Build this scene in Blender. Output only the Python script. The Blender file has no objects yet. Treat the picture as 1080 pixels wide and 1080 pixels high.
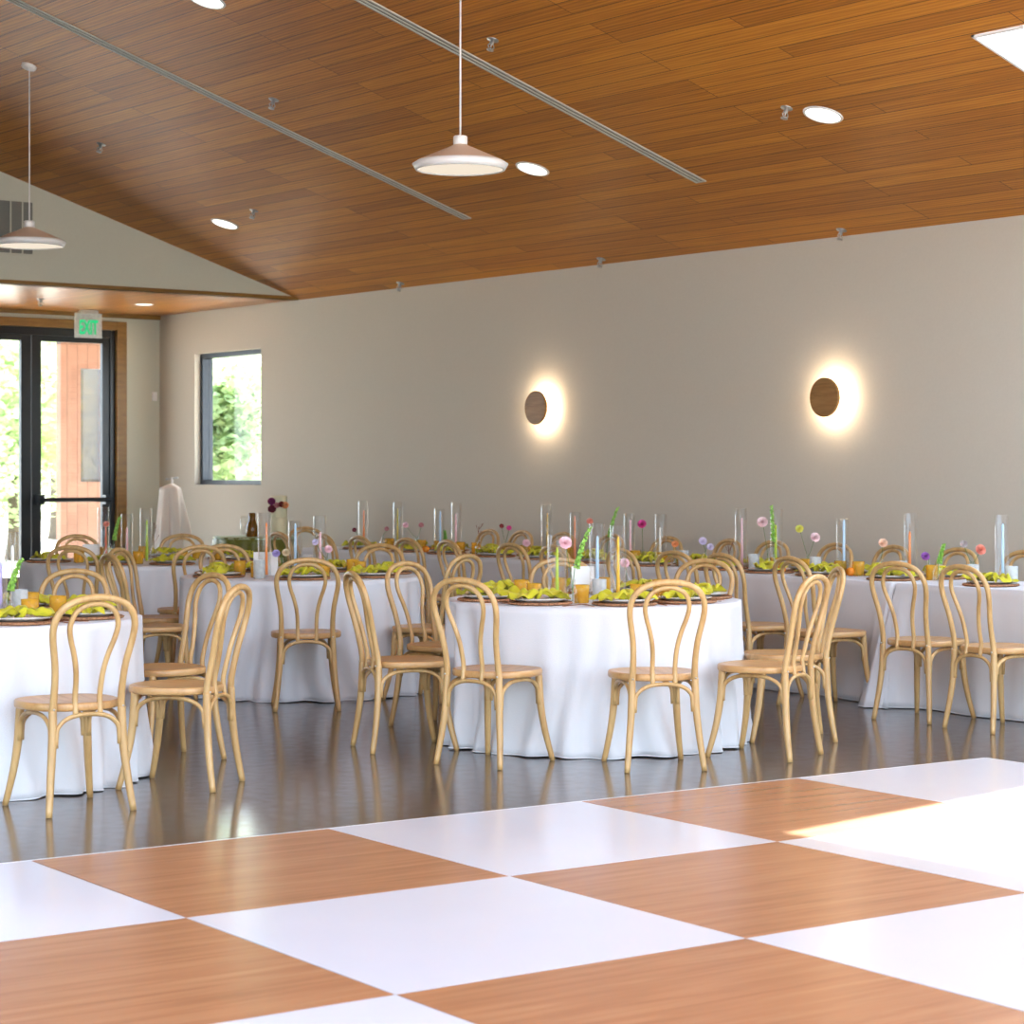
import bpy, math, random
from mathutils import Vector, Matrix
random.seed(7)
PI=math.pi; R=math.radians
SC=bpy.context.scene; COL=SC.collection
# ------------------------------------------------------------------ room frame
# camera stands at the origin, room axes: x across the hall, y down the hall, z up
YAW=0.6578; CY,SY=math.cos(YAW),math.sin(YAW); F=2310.0; CAMH=1.39
WALLX=11.86; ENDY=21.80; GABY=18.86; EAVE=3.145; SL=0.316; RIDX=4.0
def W(X,Z): return (CY*X+SY*Z, -SY*X+CY*Z)          # (right, depth) -> room
def at(u,Z): return W((u-540)/F*Z, Z)
def roof(x): return EAVE+SL*(WALLX-x)
def on_ceiling(u,v):
    k=(u-540)/F; m=(499-v)/F; a=CY*k+SY
    Z=(EAVE+SL*WALLX-CAMH)/(m+SL*a); x,y=W(k*Z,Z); return x,y,roof(x)
def on_wall(u,v,off=0.0):
    k=(u-540)/F; Z=(WALLX-off)/(CY*k+SY); x,y=W(k*Z,Z); return x,y,CAMH+(499-v)*Z/F
def on_end(u,v,yy=ENDY):
    k=(u-540)/F; Z=yy/(-SY*k+CY); x,y=W(k*Z,Z); return x,y,CAMH+(499-v)*Z/F
# ------------------------------------------------------------------ helpers
def link(o): COL.objects.link(o); return o
def props(o,label=None,cat=None,group=None,kind=None):
    if label: o['label']=label
    if cat: o['category']=cat
    if group: o['group']=group
    if kind: o['kind']=kind
    return o
def mesh(name,vs,fs,mat=None,smooth=False):
    m=bpy.data.meshes.new(name); m.from_pydata([tuple(v) for v in vs],[],fs); m.update()
    for mm in (mat if isinstance(mat,(list,tuple)) else [mat]):
        if mm: m.materials.append(mm)
    if smooth: m.polygons.foreach_set('use_smooth',[True]*len(m.polygons))
    return m
def obj(name,data,parent=None,loc=None):
    o=bpy.data.objects.new(name,data); link(o)
    if parent: o.parent=parent
    if loc: o.location=loc
    return o
def empty(name,loc=(0,0,0),rz=0.0):
    o=bpy.data.objects.new(name,None); o.empty_display_size=.1; link(o); o.location=loc; o.rotation_euler=(0,0,rz); return o
class MB:
    def __init__(s): s.v=[]; s.f=[]; s.mi=[]; s.cur=0
    def add(s,vs,fs):
        b=len(s.v); s.v+= [tuple(v) for v in vs]; s.f+=[tuple(i+b for i in f) for f in fs]; s.mi+=[s.cur]*len(fs); return s
    def box(s,x0,x1,y0,y1,z0,z1,M=None):
        vs=[(x,y,z) for x in (x0,x1) for y in (y0,y1) for z in (z0,z1)]
        if M: vs=[M@Vector(v) for v in vs]
        return s.add(vs,[(0,1,3,2),(4,6,7,5),(0,4,5,1),(2,3,7,6),(0,2,6,4),(1,5,7,3)])
    def lathe(s,prof,n=24,c=(0,0,0),M=None,cap=False):
        vs=[];fs=[]
        for r,z in prof:
            for i in range(n):
                a=2*PI*i/n; vs.append((c[0]+r*math.cos(a),c[1]+r*math.sin(a),c[2]+z))
        for k in range(len(prof)-1):
            for i in range(n):
                j=(i+1)%n; fs.append((k*n+i,k*n+j,(k+1)*n+j,(k+1)*n+i))
        if cap: fs.append(tuple(reversed(range(n)))); fs.append(tuple((len(prof)-1)*n+i for i in range(n)))
        if M: vs=[M@Vector(v) for v in vs]
        return s.add(vs,fs)
    def tube(s,pts,rad,n=8,sub=0,cap=True,flat=1.0):
        P=[Vector(p) for p in pts]; Rr=list(rad) if isinstance(rad,(list,tuple)) else [rad]*len(P)
        if sub:
            Q=[];q=[]
            for i in range(len(P)-1):
                p0=P[max(i-1,0)];p1=P[i];p2=P[i+1];p3=P[min(i+2,len(P)-1)]
                for k in range(sub):
                    t=k/sub
                    Q.append(.5*((2*p1)+(p2-p0)*t+(2*p0-5*p1+4*p2-p3)*t*t+(3*p1-p0-3*p2+p3)*t**3)); q.append(Rr[i]*(1-t)+Rr[i+1]*t)
            Q.append(P[-1]);q.append(Rr[-1]); P,Rr=Q,q
        T=[]
        for i in range(len(P)):
            d=P[min(i+1,len(P)-1)]-P[max(i-1,0)]; T.append(d.normalized())
        u=T[0].orthogonal().normalized(); vs=[];fs=[]
        for i,p in enumerate(P):
            u=(u-T[i]*u.dot(T[i])).normalized(); w=T[i].cross(u)
            for k in range(n):
                a=2*PI*k/n; vs.append(p+(u*math.cos(a)+w*math.sin(a)*flat)*Rr[i])
        m=len(P)
        for i in range(m-1):
            for k in range(n):
                j=(k+1)%n; fs.append((i*n+k,i*n+j,(i+1)*n+j,(i+1)*n+k))
        if cap: fs.append(tuple(reversed(range(n)))); fs.append(tuple((m-1)*n+k for k in range(n)))
        return s.add(vs,fs)
    def mesh(s,name,mat=None,smooth=False):
        m=mesh(name,s.v,s.f,mat,smooth)
        if any(s.mi): m.polygons.foreach_set('material_index',s.mi)
        return m
def bevel(o,w=.004,seg=2):
    b=o.modifiers.new('bevel','BEVEL'); b.width=w; b.segments=seg; b.limit_method='ANGLE'; return o
def copy_thing(root,loc,rz,**pp):
    c=root.copy(); link(c); c.location=loc; c.rotation_euler=(0,0,rz)
    for ch in list(root.children):
        d=ch.copy(); link(d); d.parent=c
        for g in ch.children:
            e=g.copy(); link(e); e.parent=d
    props(c,**pp); return c
# ------------------------------------------------------------------ materials
def S(h):                                                       # sRGB hex -> linear
    h=h.lstrip('#'); c=[int(h[i:i+2],16)/255 for i in (0,2,4)]
    return tuple((x/12.92 if x<=.04045 else ((x+.055)/1.055)**2.4) for x in c)+(1,)
def base(name):
    m=bpy.data.materials.new(name); m.use_nodes=True; nt=m.node_tree; b=nt.nodes['Principled BSDF']; return m,nt,b
def N(nt,t,**k):
    n=nt.nodes.new(t)
    for a,v in k.items():
        if a.startswith('_'): setattr(n,a[1:],v)
        else: n.inputs[a.replace('__',' ')].default_value=v
    return n
def ramp(nt,fac,stops):
    r=nt.nodes.new('ShaderNodeValToRGB'); e=r.color_ramp.elements
    e[0].position,e[0].color=stops[0]; e[1].position,e[1].color=stops[-1]
    for p,c in stops[1:-1]: q=e.new(p); q.color=c
    nt.links.new(fac,r.inputs[0]); return r.outputs[0]
def coords(nt,scale=(1,1,1),kind='Object',rot=(0,0,0)):
    t=nt.nodes.new('ShaderNodeTexCoord'); m=nt.nodes.new('ShaderNodeMapping'); m.inputs['Scale'].default_value=scale; m.inputs['Rotation'].default_value=rot
    nt.links.new(t.outputs[kind],m.inputs[0]); return m.outputs[0]
def bump(nt,b,h,strength=.2,dist=.01):
    n=N(nt,'ShaderNodeBump',Strength=strength,Distance=dist); nt.links.new(h,n.inputs['Height']); nt.links.new(n.outputs[0],b.inputs['Normal'])
def plain(name,c,rough=.6,metal=0.0,noise=0.0,scale=20,sheen=0,emit=None,es=1,bmp=0.0,spec=.5,coat=0,sub=0):
    m,nt,b=base(name); b.inputs['Base Color'].default_value=c; b.inputs['Roughness'].default_value=rough; b.inputs['Metallic'].default_value=metal
    b.inputs['Specular IOR Level'].default_value=spec; b.inputs['Coat Weight'].default_value=coat
    if sheen: b.inputs['Sheen Weight'].default_value=sheen
    if emit: b.inputs['Emission Color'].default_value=emit; b.inputs['Emission Strength'].default_value=es
    n=N(nt,'ShaderNodeTexNoise',Scale=scale,Detail=4.0); nt.links.new(coords(nt),n.inputs['Vector'])
    if noise:
        d=tuple(max(0,x*(1-noise)) for x in c[:3])+(1,); l=tuple(min(1,x*(1+noise)) for x in c[:3])+(1,)
        nt.links.new(ramp(nt,n.outputs['Fac'],[(.3,d),(.7,l)]),b.inputs['Base Color'])
    if bmp: bump(nt,b,n.outputs['Fac'],bmp)
    return m
def wood(name,dark,mid,light,scale=(30,30,2.5),rough=.4,coat=.15,bmp=.08):
    m,nt,b=base(name); v=coords(nt,scale)
    n=N(nt,'ShaderNodeTexNoise',Scale=1.0,Detail=6.0,Roughness=.6,Distortion=.6); nt.links.new(v,n.inputs['Vector'])
    nt.links.new(ramp(nt,n.outputs['Fac'],[(.25,dark),(.5,mid),(.78,light)]),b.inputs['Base Color'])
    b.inputs['Roughness'].default_value=rough; b.inputs['Coat Weight'].default_value=coat; b.inputs['Coat Roughness'].default_value=.25
    bump(nt,b,n.outputs['Fac'],bmp,.003); return m
def plank(name,cols,vec,width=.135,length=2.6,rough=.38,groove=.0028,grainY=30,coat=.3,contrast=1.0):
    """boards along room y, laid side by side in room x"""
    m,nt,b=base(name); L=nt.links
    t=nt.nodes.new('ShaderNodeTexCoord'); sp=nt.nodes.new('ShaderNodeSeparateXYZ'); L.new(t.outputs['Object'],sp.inputs[0])
    cb=nt.nodes.new('ShaderNodeCombineXYZ'); L.new(sp.outputs[vec[0]],cb.inputs[0]); L.new(sp.outputs[vec[1]],cb.inputs[1])
    br=N(nt,'ShaderNodeTexBrick',Scale=1.0); br.offset=.37; br.offset_frequency=3; br.squash=1
    br.inputs['Color1'].default_value=(0,0,0,1); br.inputs['Color2'].default_value=(1,1,1,1); br.inputs['Mortar'].default_value=(.5,.5,.5,1)
    br.inputs['Brick Width'].default_value=length; br.inputs['Row Height'].default_value=width; br.inputs['Mortar Size'].default_value=groove; br.inputs['Mortar Smooth'].default_value=.1
    L.new(cb.outputs[0],br.inputs['Vector'])
    # grain, shifted from board to board
    off=nt.nodes.new('ShaderNodeVectorMath'); off.operation='MULTIPLY_ADD'
    cc=nt.nodes.new('ShaderNodeCombineXYZ'); L.new(br.outputs['Color'],cc.inputs[0]); L.new(br.outputs['Color'],cc.inputs[1])
    L.new(cc.outputs[0],off.inputs[0]); off.inputs[1].default_value=(13,7,0); L.new(cb.outputs[0],off.inputs[2])
    mp=nt.nodes.new('ShaderNodeMapping'); mp.inputs['Scale'].default_value=(1.1,grainY,1); L.new(off.outputs[0],mp.inputs[0])
    n1=N(nt,'ShaderNodeTexNoise',Scale=1.0,Detail=7.0,Roughness=.62,Distortion=1.1); L.new(mp.outputs[0],n1.inputs['Vector'])
    mp2=nt.nodes.new('ShaderNodeMapping'); mp2.inputs['Scale'].default_value=(.55,7,1); L.new(off.outputs[0],mp2.inputs[0])
    wv=N(nt,'ShaderNodeTexWave',Scale=1.6,Distortion=7.0,Detail=2.0); wv.wave_type='RINGS'; L.new(mp2.outputs[0],wv.inputs['Vector'])
    mix=N(nt,'ShaderNodeMix'); mix.inputs[0].default_value=.22; L.new(n1.outputs['Fac'],mix.inputs[2]); L.new(wv.outputs['Fac'],mix.inputs[3])
    mx2=N(nt,'ShaderNodeMix'); mx2.inputs[0].default_value=.20; L.new(mix.outputs[0],mx2.inputs[2]); L.new(br.outputs['Color'],mx2.inputs[3])
    c=ramp(nt,mx2.outputs[0],[(.22,cols[0]),(.5,cols[1]),(.78,cols[2])])
    g=N(nt,'ShaderNodeMix'); g.data_type='RGBA'; L.new(br.outputs['Fac'],g.inputs[0]); L.new(c,g.inputs[6]); g.inputs[7].default_value=tuple(x*.22 for x in cols[0][:3])+(1,)
    L.new(g.outputs[2],b.inputs['Base Color'])
    b.inputs['Roughness'].default_value=rough; b.inputs['Coat Weight'].default_value=coat; b.inputs['Coat Roughness'].default_value=.3; b.inputs['Specular IOR Level'].default_value=.35
    h=N(nt,'ShaderNodeMath'); h.operation='SUBTRACT'; L.new(mix.outputs[0],h.inputs[0]); L.new(br.outputs['Fac'],h.inputs[1]); bump(nt,b,h.outputs[0],.25,.004)
    return m
def glass(name,tint=(.96,.98,.98,1),rough=.02,edge=.35,body=.02):
    m=bpy.data.materials.new(name); m.use_nodes=True; nt=m.node_tree; nt.nodes.clear(); L=nt.links
    o=nt.nodes.new('ShaderNodeOutputMaterial'); tr=N(nt,'ShaderNodeBsdfTransparent',Color=tint); gl=N(nt,'ShaderNodeBsdfGlossy',Color=(1,1,1,1),Roughness=rough)
    lw=N(nt,'ShaderNodeLayerWeight',Blend=.35); mr=N(nt,'ShaderNodeMapRange'); mr.inputs['To Min'].default_value=body; mr.inputs['To Max'].default_value=edge
    pw=N(nt,'ShaderNodeMath'); pw.operation='POWER'; pw.inputs[1].default_value=2.1; L.new(lw.outputs['Facing'],pw.inputs[0]); L.new(pw.outputs[0],mr.inputs['Value'])
    mx=nt.nodes.new('ShaderNodeMixShader'); L.new(mr.outputs[0],mx.inputs[0]); L.new(tr.outputs[0],mx.inputs[1]); L.new(gl.outputs[0],mx.inputs[2]); L.new(mx.outputs[0],o.inputs[0])
    return m
def tinted(name,c,trans,rough=.15):
    """thick coloured glass: body colour plus see-through share"""
    m=bpy.data.materials.new(name); m.use_nodes=True; nt=m.node_tree; nt.nodes.clear(); L=nt.links
    o=nt.nodes.new('ShaderNodeOutputMaterial'); tr=N(nt,'ShaderNodeBsdfTransparent',Color=trans); p=nt.nodes.new('ShaderNodeBsdfPrincipled')
    p.inputs['Base Color'].default_value=c; p.inputs['Roughness'].default_value=rough
    n=N(nt,'ShaderNodeTexNoise',Scale=40.0,Detail=2.0); L.new(coords(nt),n.inputs['Vector'])
    mr=N(nt,'ShaderNodeMapRange'); mr.inputs['To Min'].default_value=.3; mr.inputs['To Max'].default_value=.6; L.new(n.outputs['Fac'],mr.inputs['Value'])
    mx=nt.nodes.new('ShaderNodeMixShader'); L.new(mr.outputs[0],mx.inputs[0]); L.new(tr.outputs[0],mx.inputs[1]); L.new(p.outputs[0],mx.inputs[2]); L.new(mx.outputs[0],o.inputs[0]); return m
def emission(name,c,s):
    m=bpy.data.materials.new(name); m.use_nodes=True; nt=m.node_tree; nt.nodes.clear()
    o=nt.nodes.new('ShaderNodeOutputMaterial'); e=N(nt,'ShaderNodeEmission',Color=c,Strength=s); nt.links.new(e.outputs[0],o.inputs[0]); return m
M={}
CEILC=(S('#8a5210'),S('#b8721c'),S('#d8942e'))
M['ceiling']=plank('cedar_ceiling_boards',CEILC,('Y','X'),rough=.5,coat=.06,groove=.003)
M['soffit']=plank('cedar_soffit_boards',CEILC,('Y','X'),rough=.3,width=.09)
M['trimwood']=wood('brown_wood_trim',S('#6f4c18'),S('#876022'),S('#98702c'),scale=(3,3,20),rough=.5)
M['wall']=plain('painted_wall',S('#c8c0b0'),.85,noise=.015,scale=60,bmp=.03,spec=.2)
M['wallcool']=plain('painted_wall_cool',S('#c8c6b2'),.85,noise=.015,scale=60,bmp=.03,spec=.2)
M['white']=plain('white_paint',S('#efece6'),.5)
M['black']=plain('black_aluminium',S('#0d0f12'),.35)
M['frame']=plain('dark_blue_window_frame',S('#18222e'),.35)
M['grille']=plain('grey_grille',S('#b9b7aa'),.6)
M['louvre']=plain('grey_louvre',S('#7b7a70'),.6)
M['grilledark']=plain('grille_shadow_gap',S('#75736a'),.8)
M['chair']=wood('natural_oak_bentwood',S('#a67c48'),S('#c09a62'),S('#d0ab74'),scale=(25,25,3),rough=.42,coat=.15)
M['seat']=wood('natural_oak_seat',S('#a87a48'),S('#c0935c'),S('#cfa56e'),scale=(40,3,20),rough=.38,coat=.2)
M['screw']=plain('steel_screw',S('#c9c4b8'),.3,metal=.8)
def cloth(name,c,bm=.15,sc=260,wr=.5):
    m,nt,b=base(name); b.inputs['Base Color'].default_value=c; b.inputs['Roughness'].default_value=.9; b.inputs['Specular IOR Level'].default_value=.15
    b.inputs['Sheen Weight'].default_value=.15
    n=N(nt,'ShaderNodeTexNoise',Scale=sc,Detail=2.0); nt.links.new(coords(nt),n.inputs['Vector'])
    n2=N(nt,'ShaderNodeTexNoise',Scale=5.0,Detail=3.0); nt.links.new(coords(nt,(1,1,.6)),n2.inputs['Vector'])
    a=N(nt,'ShaderNodeMath'); a.operation='MULTIPLY_ADD'; a.inputs[1].default_value=.15; nt.links.new(n.outputs['Fac'],a.inputs[0]); nt.links.new(n2.outputs['Fac'],a.inputs[2])
    bump(nt,b,a.outputs[0],wr,.02); return m
M['cloth']=cloth('white_linen',S('#d6d5d6'))
M['ivory']=cloth('ivory_cloth',S('#e2d6c8'))
M['napkin']=cloth('chartreuse_linen',S('#bdb52c'),wr=.3)
M['sequin']=plain('gold_green_fabric',S('#6c6a10'),.45,noise=.25,scale=60,sheen=.3)
M['sequintop']=plain('pale_green_fabric',S('#b9c9a5'),.6)
def woven(name):
    m,nt,b=base(name); v=coords(nt,(1,1,1))
    w=N(nt,'ShaderNodeTexVoronoi',Scale=120.0); nt.links.new(v,w.inputs['Vector'])
    nt.links.new(ramp(nt,w.outputs['Distance'],[(.1,S('#c08d66')),(.5,S('#a06f49')),(.9,S('#5f3a22'))]),b.inputs['Base Color']); b.inputs['Roughness'].default_value=.7
    bump(nt,b,w.outputs['Distance'],.8,.004); return m
M['rattan']=woven('woven_rattan')
M['plate']=plain('grey_stoneware',S('#cfcac2'),.3,noise=.04,scale=90)
M['amber']=tinted('amber_glass',S('#e3b545'),(1,.86,.45,1))
M['frosted']=tinted('frosted_ribbed_glass',S('#e3e6e3'),(.9,.92,.92,1),.4)
M['glass']=glass('clear_glass',tint=(.985,.99,.99,1),edge=.9,body=.02)
M['pane']=glass('window_pane',tint=(.97,.98,.97,1),edge=.10,body=.02)
M['copper']=plain('copper_flatware',S('#b9764e'),.25,metal=.9)
M['leaf']=plain('fresh_green_petals',S('#93bf55'),.6,noise=.15)
M['stem']=plain('green_stem',S('#5b7a35'),.6)
M['twig']=plain('reddish_twig',S('#7a5140'),.8)
M['wick']=plain('candle_wick',S('#3a3530'),.9)
M['card']=plain('white_card',S('#e8e6e0'),.8)
M['brownglass']=plain('brown_glass',S('#6b4513'),.15)
M['cake']=plain('cream_icing',S('#dcd3ae'),.6)
M['orange']=plain('orange_peel',S('#e88a1c'),.5,noise=.08,scale=90)
M['shade']=plain('beige_lamp_shade',S('#dcc3aa'),.5)
M['shadewhite']=plain('white_lamp_metal',S('#e6e4de'),.4)
M['chrome']=plain('brushed_steel',S('#b8b8b4'),.3,metal=.9)
M['sconce']=wood('walnut_disc',S('#7a5220'),S('#916630'),S('#a5783e'),scale=(4,4,40),rough=.5)
M['cedar']=plank('cedar_cladding',(S('#7f5a45'),S('#946c55'),S('#a57e66')),('X','Z'),width=3.0,length=.14,rough=.6,grainY=2,coat=0)
# floor
def floor_mat():
    m,nt,b=base('polished_brown_concrete'); v=coords(nt)
    n=N(nt,'ShaderNodeTexNoise',Scale=.9,Detail=7.0,Roughness=.62); nt.links.new(v,n.inputs['Vector'])
    n2=N(nt,'ShaderNodeTexNoise',Scale=14.0,Detail=5.0); nt.links.new(v,n2.inputs['Vector'])
    mx=N(nt,'ShaderNodeMix'); mx.inputs[0].default_value=.4; nt.links.new(n.outputs['Fac'],mx.inputs[2]); nt.links.new(n2.outputs['Fac'],mx.inputs[3])
    nt.links.new(ramp(nt,mx.outputs[0],[(.3,S('#453b36')),(.5,S('#534842')),(.72,S('#63574f'))]),b.inputs['Base Color'])
    nt.links.new(ramp(nt,n2.outputs['Fac'],[(.3,(.13,)*3+(1,)),(.7,(.2,)*3+(1,))]),b.inputs['Roughness'])
    b.inputs['Coat Weight'].default_value=.25; b.inputs['Coat Roughness'].default_value=.12
    bump(nt,b,n2.outputs['Fac'],.02,.004); return m
M['floor']=floor_mat()
M['tilewhite']=plain('white_gloss_laminate',S('#d8dae1'),.2,coat=.2,noise=.01,scale=3)
M['tilewood']=wood('wood_laminate',S('#9a6744'),S('#ad7751'),S('#bd875f'),scale=(1.4,22,1),rough=.27,coat=.25,bmp=.03)
M['seam']=plain('grey_seam',S('#8f8d8c'),.4,metal=.3)
M['edging']=plain('white_edging',S('#e6e6e6'),.35)
# ------------------------------------------------------------------ the room
def struct(name,data,loc=None):
    o=obj(name,data,None,loc); o['kind']='structure'; return o
struct('floor',MB().box(-4.1,12.1,-4.2,22.0,-.12,0).mesh('floor',M['floor']))
def wall_boxes(axis,c0,c1,a0,a1,z0,z1,holes,mat,name):
    """wall slab with rectangular openings; holes = (a0,a1,z0,z1)"""
    b=MB(); cuts=sorted({a0,a1,*[h[0] for h in holes],*[h[1] for h in holes]}); zs=sorted({z0,z1,*[h[2] for h in holes],*[h[3] for h in holes]})
    for i in range(len(cuts)-1):
        for k in range(len(zs)-1):
            ca=(cuts[i]+cuts[i+1])/2; cz=(zs[k]+zs[k+1])/2
            if any(h[0]<ca<h[1] and h[2]<cz<h[3] for h in holes): continue
            if axis=='x': b.box(c0,c1,cuts[i],cuts[i+1],zs[k],zs[k+1])
            else: b.box(cuts[i],cuts[i+1],c0,c1,zs[k],zs[k+1])
    return struct(name,b.mesh(name,mat))
WIN=(19.62,21.01,1.265,2.69)
wall_boxes('x',WALLX,WALLX+.22,-4.2,22.02,0,EAVE+.12,[WIN],M['wall'],'wall_right')
DOOR=(7.0,11.44,0,3.06)
wall_boxes('y',ENDY,ENDY+.2,-4.1,WALLX,0,EAVE,[DOOR],M['wallcool'],'wall_back')
OPW=[(-2.2,2.2,.1,2.95),(2.8,7.6,.1,2.95)]
wall_boxes('x',-4.06,-3.86,-4.2,22.0,0,roof(WALLX)+.02,OPW,M['wall'],'wall_left')
# wall behind the camera: glazed gable end with posts and a cross beam
BY=-2.6; ztop=roof(RIDX); b=MB()
posts=[-3.86,-1.3,1.3,4.0,6.6,9.2,WALLX]
for i,x in enumerate(posts):
    w_=.30 if i in (0,len(posts)-1) else .07; x=min(max(x,-3.86+w_),WALLX-w_); b.box(x-w_,x+w_,BY-.2,BY,0,roof(x if x>=RIDX else 2*RIDX-x))
b.box(-3.86,WALLX,BY-.2,BY,2.95,EAVE+.1); b.box(-3.86,WALLX,BY-.2,BY,0,.12)
struct('wall_front',b.mesh('wall_front',M['wall'])); OPB=[]
# sloped wooden ceiling with a skylight opening
SKX=(9.60,11.6); SKY=(-1.6,8.19)  # out-of-view length and width enlarged to bounce more light into the room
def sloped(xs,ys,hole,f,t=.14):
    b=MB()
    for i in range(len(xs)-1):
        for k in range(len(ys)-1):
            if hole and (i,k)==hole: continue
            x0,x1,y0,y1=xs[i],xs[i+1],ys[k],ys[k+1]
            vs=[(x,y,f(x)+dz) for x in (x0,x1) for y in (y0,y1) for dz in (0,t)]
            b.add(vs,[(0,1,3,2),(4,6,7,5),(0,4,5,1),(2,3,7,6),(0,2,6,4),(1,5,7,3)])
    return b
struct('ceiling',sloped([RIDX,SKX[0],SKX[1],12.1],[BY-.2,SKY[0],SKY[1],GABY+.0],(1,1),roof).mesh('ceiling',M['ceiling']))
struct('ceiling',sloped([-4.1,.4,2.4,RIDX],[BY-.2,-1.6,8.0,GABY],(1,1),lambda x:roof(2*RIDX-x)).mesh('ceiling_far_slope',M['ceiling']))  # unseen opening added in the far slope to brighten the right wall
# gable wall above the lowered end zone
b=MB(); x0,x1=-3.86,WALLX
pts=[(x0,EAVE),(x1,EAVE),(RIDX,ztop)]
b.add([(x,GABY,z) for x,z in pts]+[(x,GABY+.15,z+ (.0)) for x,z in pts],[(0,2,1),(3,4,5),(0,1,4,3),(1,2,5,4),(2,0,3,5)])
struct('wall_back',b.mesh('wall_gable',M['wallcool']))
struct('ceiling',MB().box(-3.9,12.1,GABY+.012,22.0,EAVE,EAVE+.15).mesh('ceiling_soffit',M['soffit']))
bevel(struct('trim_1',MB().box(-3.86,WALLX-.02,GABY-.012,GABY+.012,EAVE-.004,EAVE+.032).mesh('trim_1',M['trimwood'])),.003)
struct('trim_2',MB().box(-3.86,WALLX,ENDY-.03,ENDY,EAVE-.045,EAVE).mesh('trim_2',M['trimwood']))
# thin shadow gap / trim where sloped ceiling meets gable
# skylight: white curb, frame, glass
sk=empty('skylight',((SKX[0]+SKX[1])/2,(SKY[0]+SKY[1])/2,0)); sk['kind']='structure'; sk.name='window_2'
def skm(): pass
b=MB(); e=.02; cx,cy=sk.location.x,sk.location.y
for (xa,xb,ya,yb) in ((SKX[0]-.0,SKX[0]+e,SKY[0],SKY[1]),(SKX[1]-e,SKX[1],SKY[0],SKY[1]),(SKX[0],SKX[1],SKY[0],SKY[0]+e),(SKX[0],SKX[1],SKY[1]-e,SKY[1])):
    vs=[(x-cx,y-cy,roof(x)+dz) for x in (xa,xb) for y in (ya,yb) for dz in (-.012,.2)]
    b.add(vs,[(0,1,3,2),(4,6,7,5),(0,4,5,1),(2,3,7,6),(0,2,6,4),(1,5,7,3)])
obj('window_frame',b.mesh('skylight_frame',M['white']),sk)
b=MB(); vs=[(x-cx,y-cy,roof(x)+dz) for x in (SKX[0]+e,SKX[1]-e) for y in (SKY[0]+e,SKY[1]-e) for dz in (.17,.18)]
b.add(vs,[(0,1,3,2),(4,6,7,5),(0,4,5,1),(2,3,7,6),(0,2,6,4),(1,5,7,3)]); obj('window_glass',b.mesh('skylight_glass',M['pane']),sk)
# window in the long wall
wn=empty('window_1',(WALLX+.12,(WIN[0]+WIN[1])/2,WIN[2])); wn['kind']='structure'
hw=(WIN[1]-WIN[0])/2; wh=WIN[3]-WIN[2]; b=MB()
for bx in ((-.05,.08,-hw,hw,0,.05),(-.05,.08,-hw,hw,wh-.05,wh),(-.05,.08,-hw,-hw+.05,.05,wh-.05),(-.05,.08,hw-.05,hw,.05,wh-.05)): b.box(*bx)
bevel(obj('window_frame',b.mesh('window_frame',M['frame']),wn),.004)
obj('window_glass',MB().box(.03,.036,-hw+.05,hw-.05,.05,wh-.05).mesh('window_glass',M['pane']),wn)
# glazing of the unseen walls (light comes through these)
n=3
for (a0,a1,z0,z1) in OPW:
    w=empty('window_%d'%n,(-3.96,(a0+a1)/2,z0)); w['kind']='structure'; n+=1; b=MB(); h=(a1-a0)/2; zz=z1-z0
    for bx in ((-.04,.04,-h,h,0,.07),(-.04,.04,-h,h,zz-.07,zz),(-.04,.04,-h,-h+.07,.07,zz-.07),(-.04,.04,h-.07,h,.07,zz-.07),(-.04,.04,-.03,.03,.07,zz-.07)): b.box(*bx)
    obj('window_frame',b.mesh('wf',M['black']),w)
for (a0,a1,z0,z1) in OPB:
    w=empty('window_%d'%n,((a0+a1)/2,-4.1,z0)); w['kind']='structure'; n+=1; b=MB(); h=(a1-a0)/2; zz=z1-z0
    for bx in ((-h,h,-.04,.04,0,.07),(-h,h,-.04,.04,zz-.07,zz),(-h,-h+.07,-.04,.04,.07,zz-.07),(h-.07,h,-.04,.04,.07,zz-.07),(-.03,.03,-.04,.04,.07,zz-.07)): b.box(*bx)
    obj('window_frame',b.mesh('wf',M['black']),w)
# glazed double door in the end wall
dr=empty('door_1',(10.33,ENDY,0)); dr['kind']='structure'
def local(b,bx): b.box(bx[0]-10.33,bx[1]-10.33,bx[2],bx[3],bx[4],bx[5])
b=MB()
for bx in ((11.32,11.44,-.03,.2,0,3.06),(7.0,11.32,-.03,.2,2.965,3.06),(6.88,7.0,-.03,.2,0,3.06)): local(b,bx)
bevel(obj('door_casing',b.mesh('door_casing',M['trimwood']),dr),.004)
b=MB()
for bx in ((11.26,11.32,.02,.14,0,2.965),(7.0,11.26,.02,.14,2.88,2.965),(7.0,7.06,.02,.14,0,2.88),(9.32,9.42,.02,.14,0,2.88)): local(b,bx)
bevel(obj('door_frame',b.mesh('door_frame',M['black']),dr),.004)
def leaf(xa,xb,bar=True):
    b=MB()
    for bx in ((xa,xa+.11,.04,.10,.01,2.88),(xb-.085,xb,.04,.10,.01,2.88),(xa+.11,xb-.085,.04,.10,2.815,2.88),(xa+.11,xb-.085,.04,.10,.01,.27)): local(b,bx)
    l=bevel(obj('door_leaf',b.mesh('door_leaf',M['black']),dr),.004)
    b=MB(); local(b,(xa+.11,xb-.085,.066,.074,.27,2.815)); obj('door_glass',b.mesh('door_glass',M['pane']),l)
    b=MB(); b.tube([(xa+.03-10.33,-.06,1.10),(xb-.04-10.33,-.06,1.10)],.026,12); local(b,(xa+.02,xa+.10,-.07,.05,1.05,1.16)); local(b,(xb-.10,xb-.03,-.07,.05,1.05,1.15))
    obj('push_bar',b.mesh('push_bar',M['black'],False),l)
leaf(10.335,11.26)
b=MB()
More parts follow.
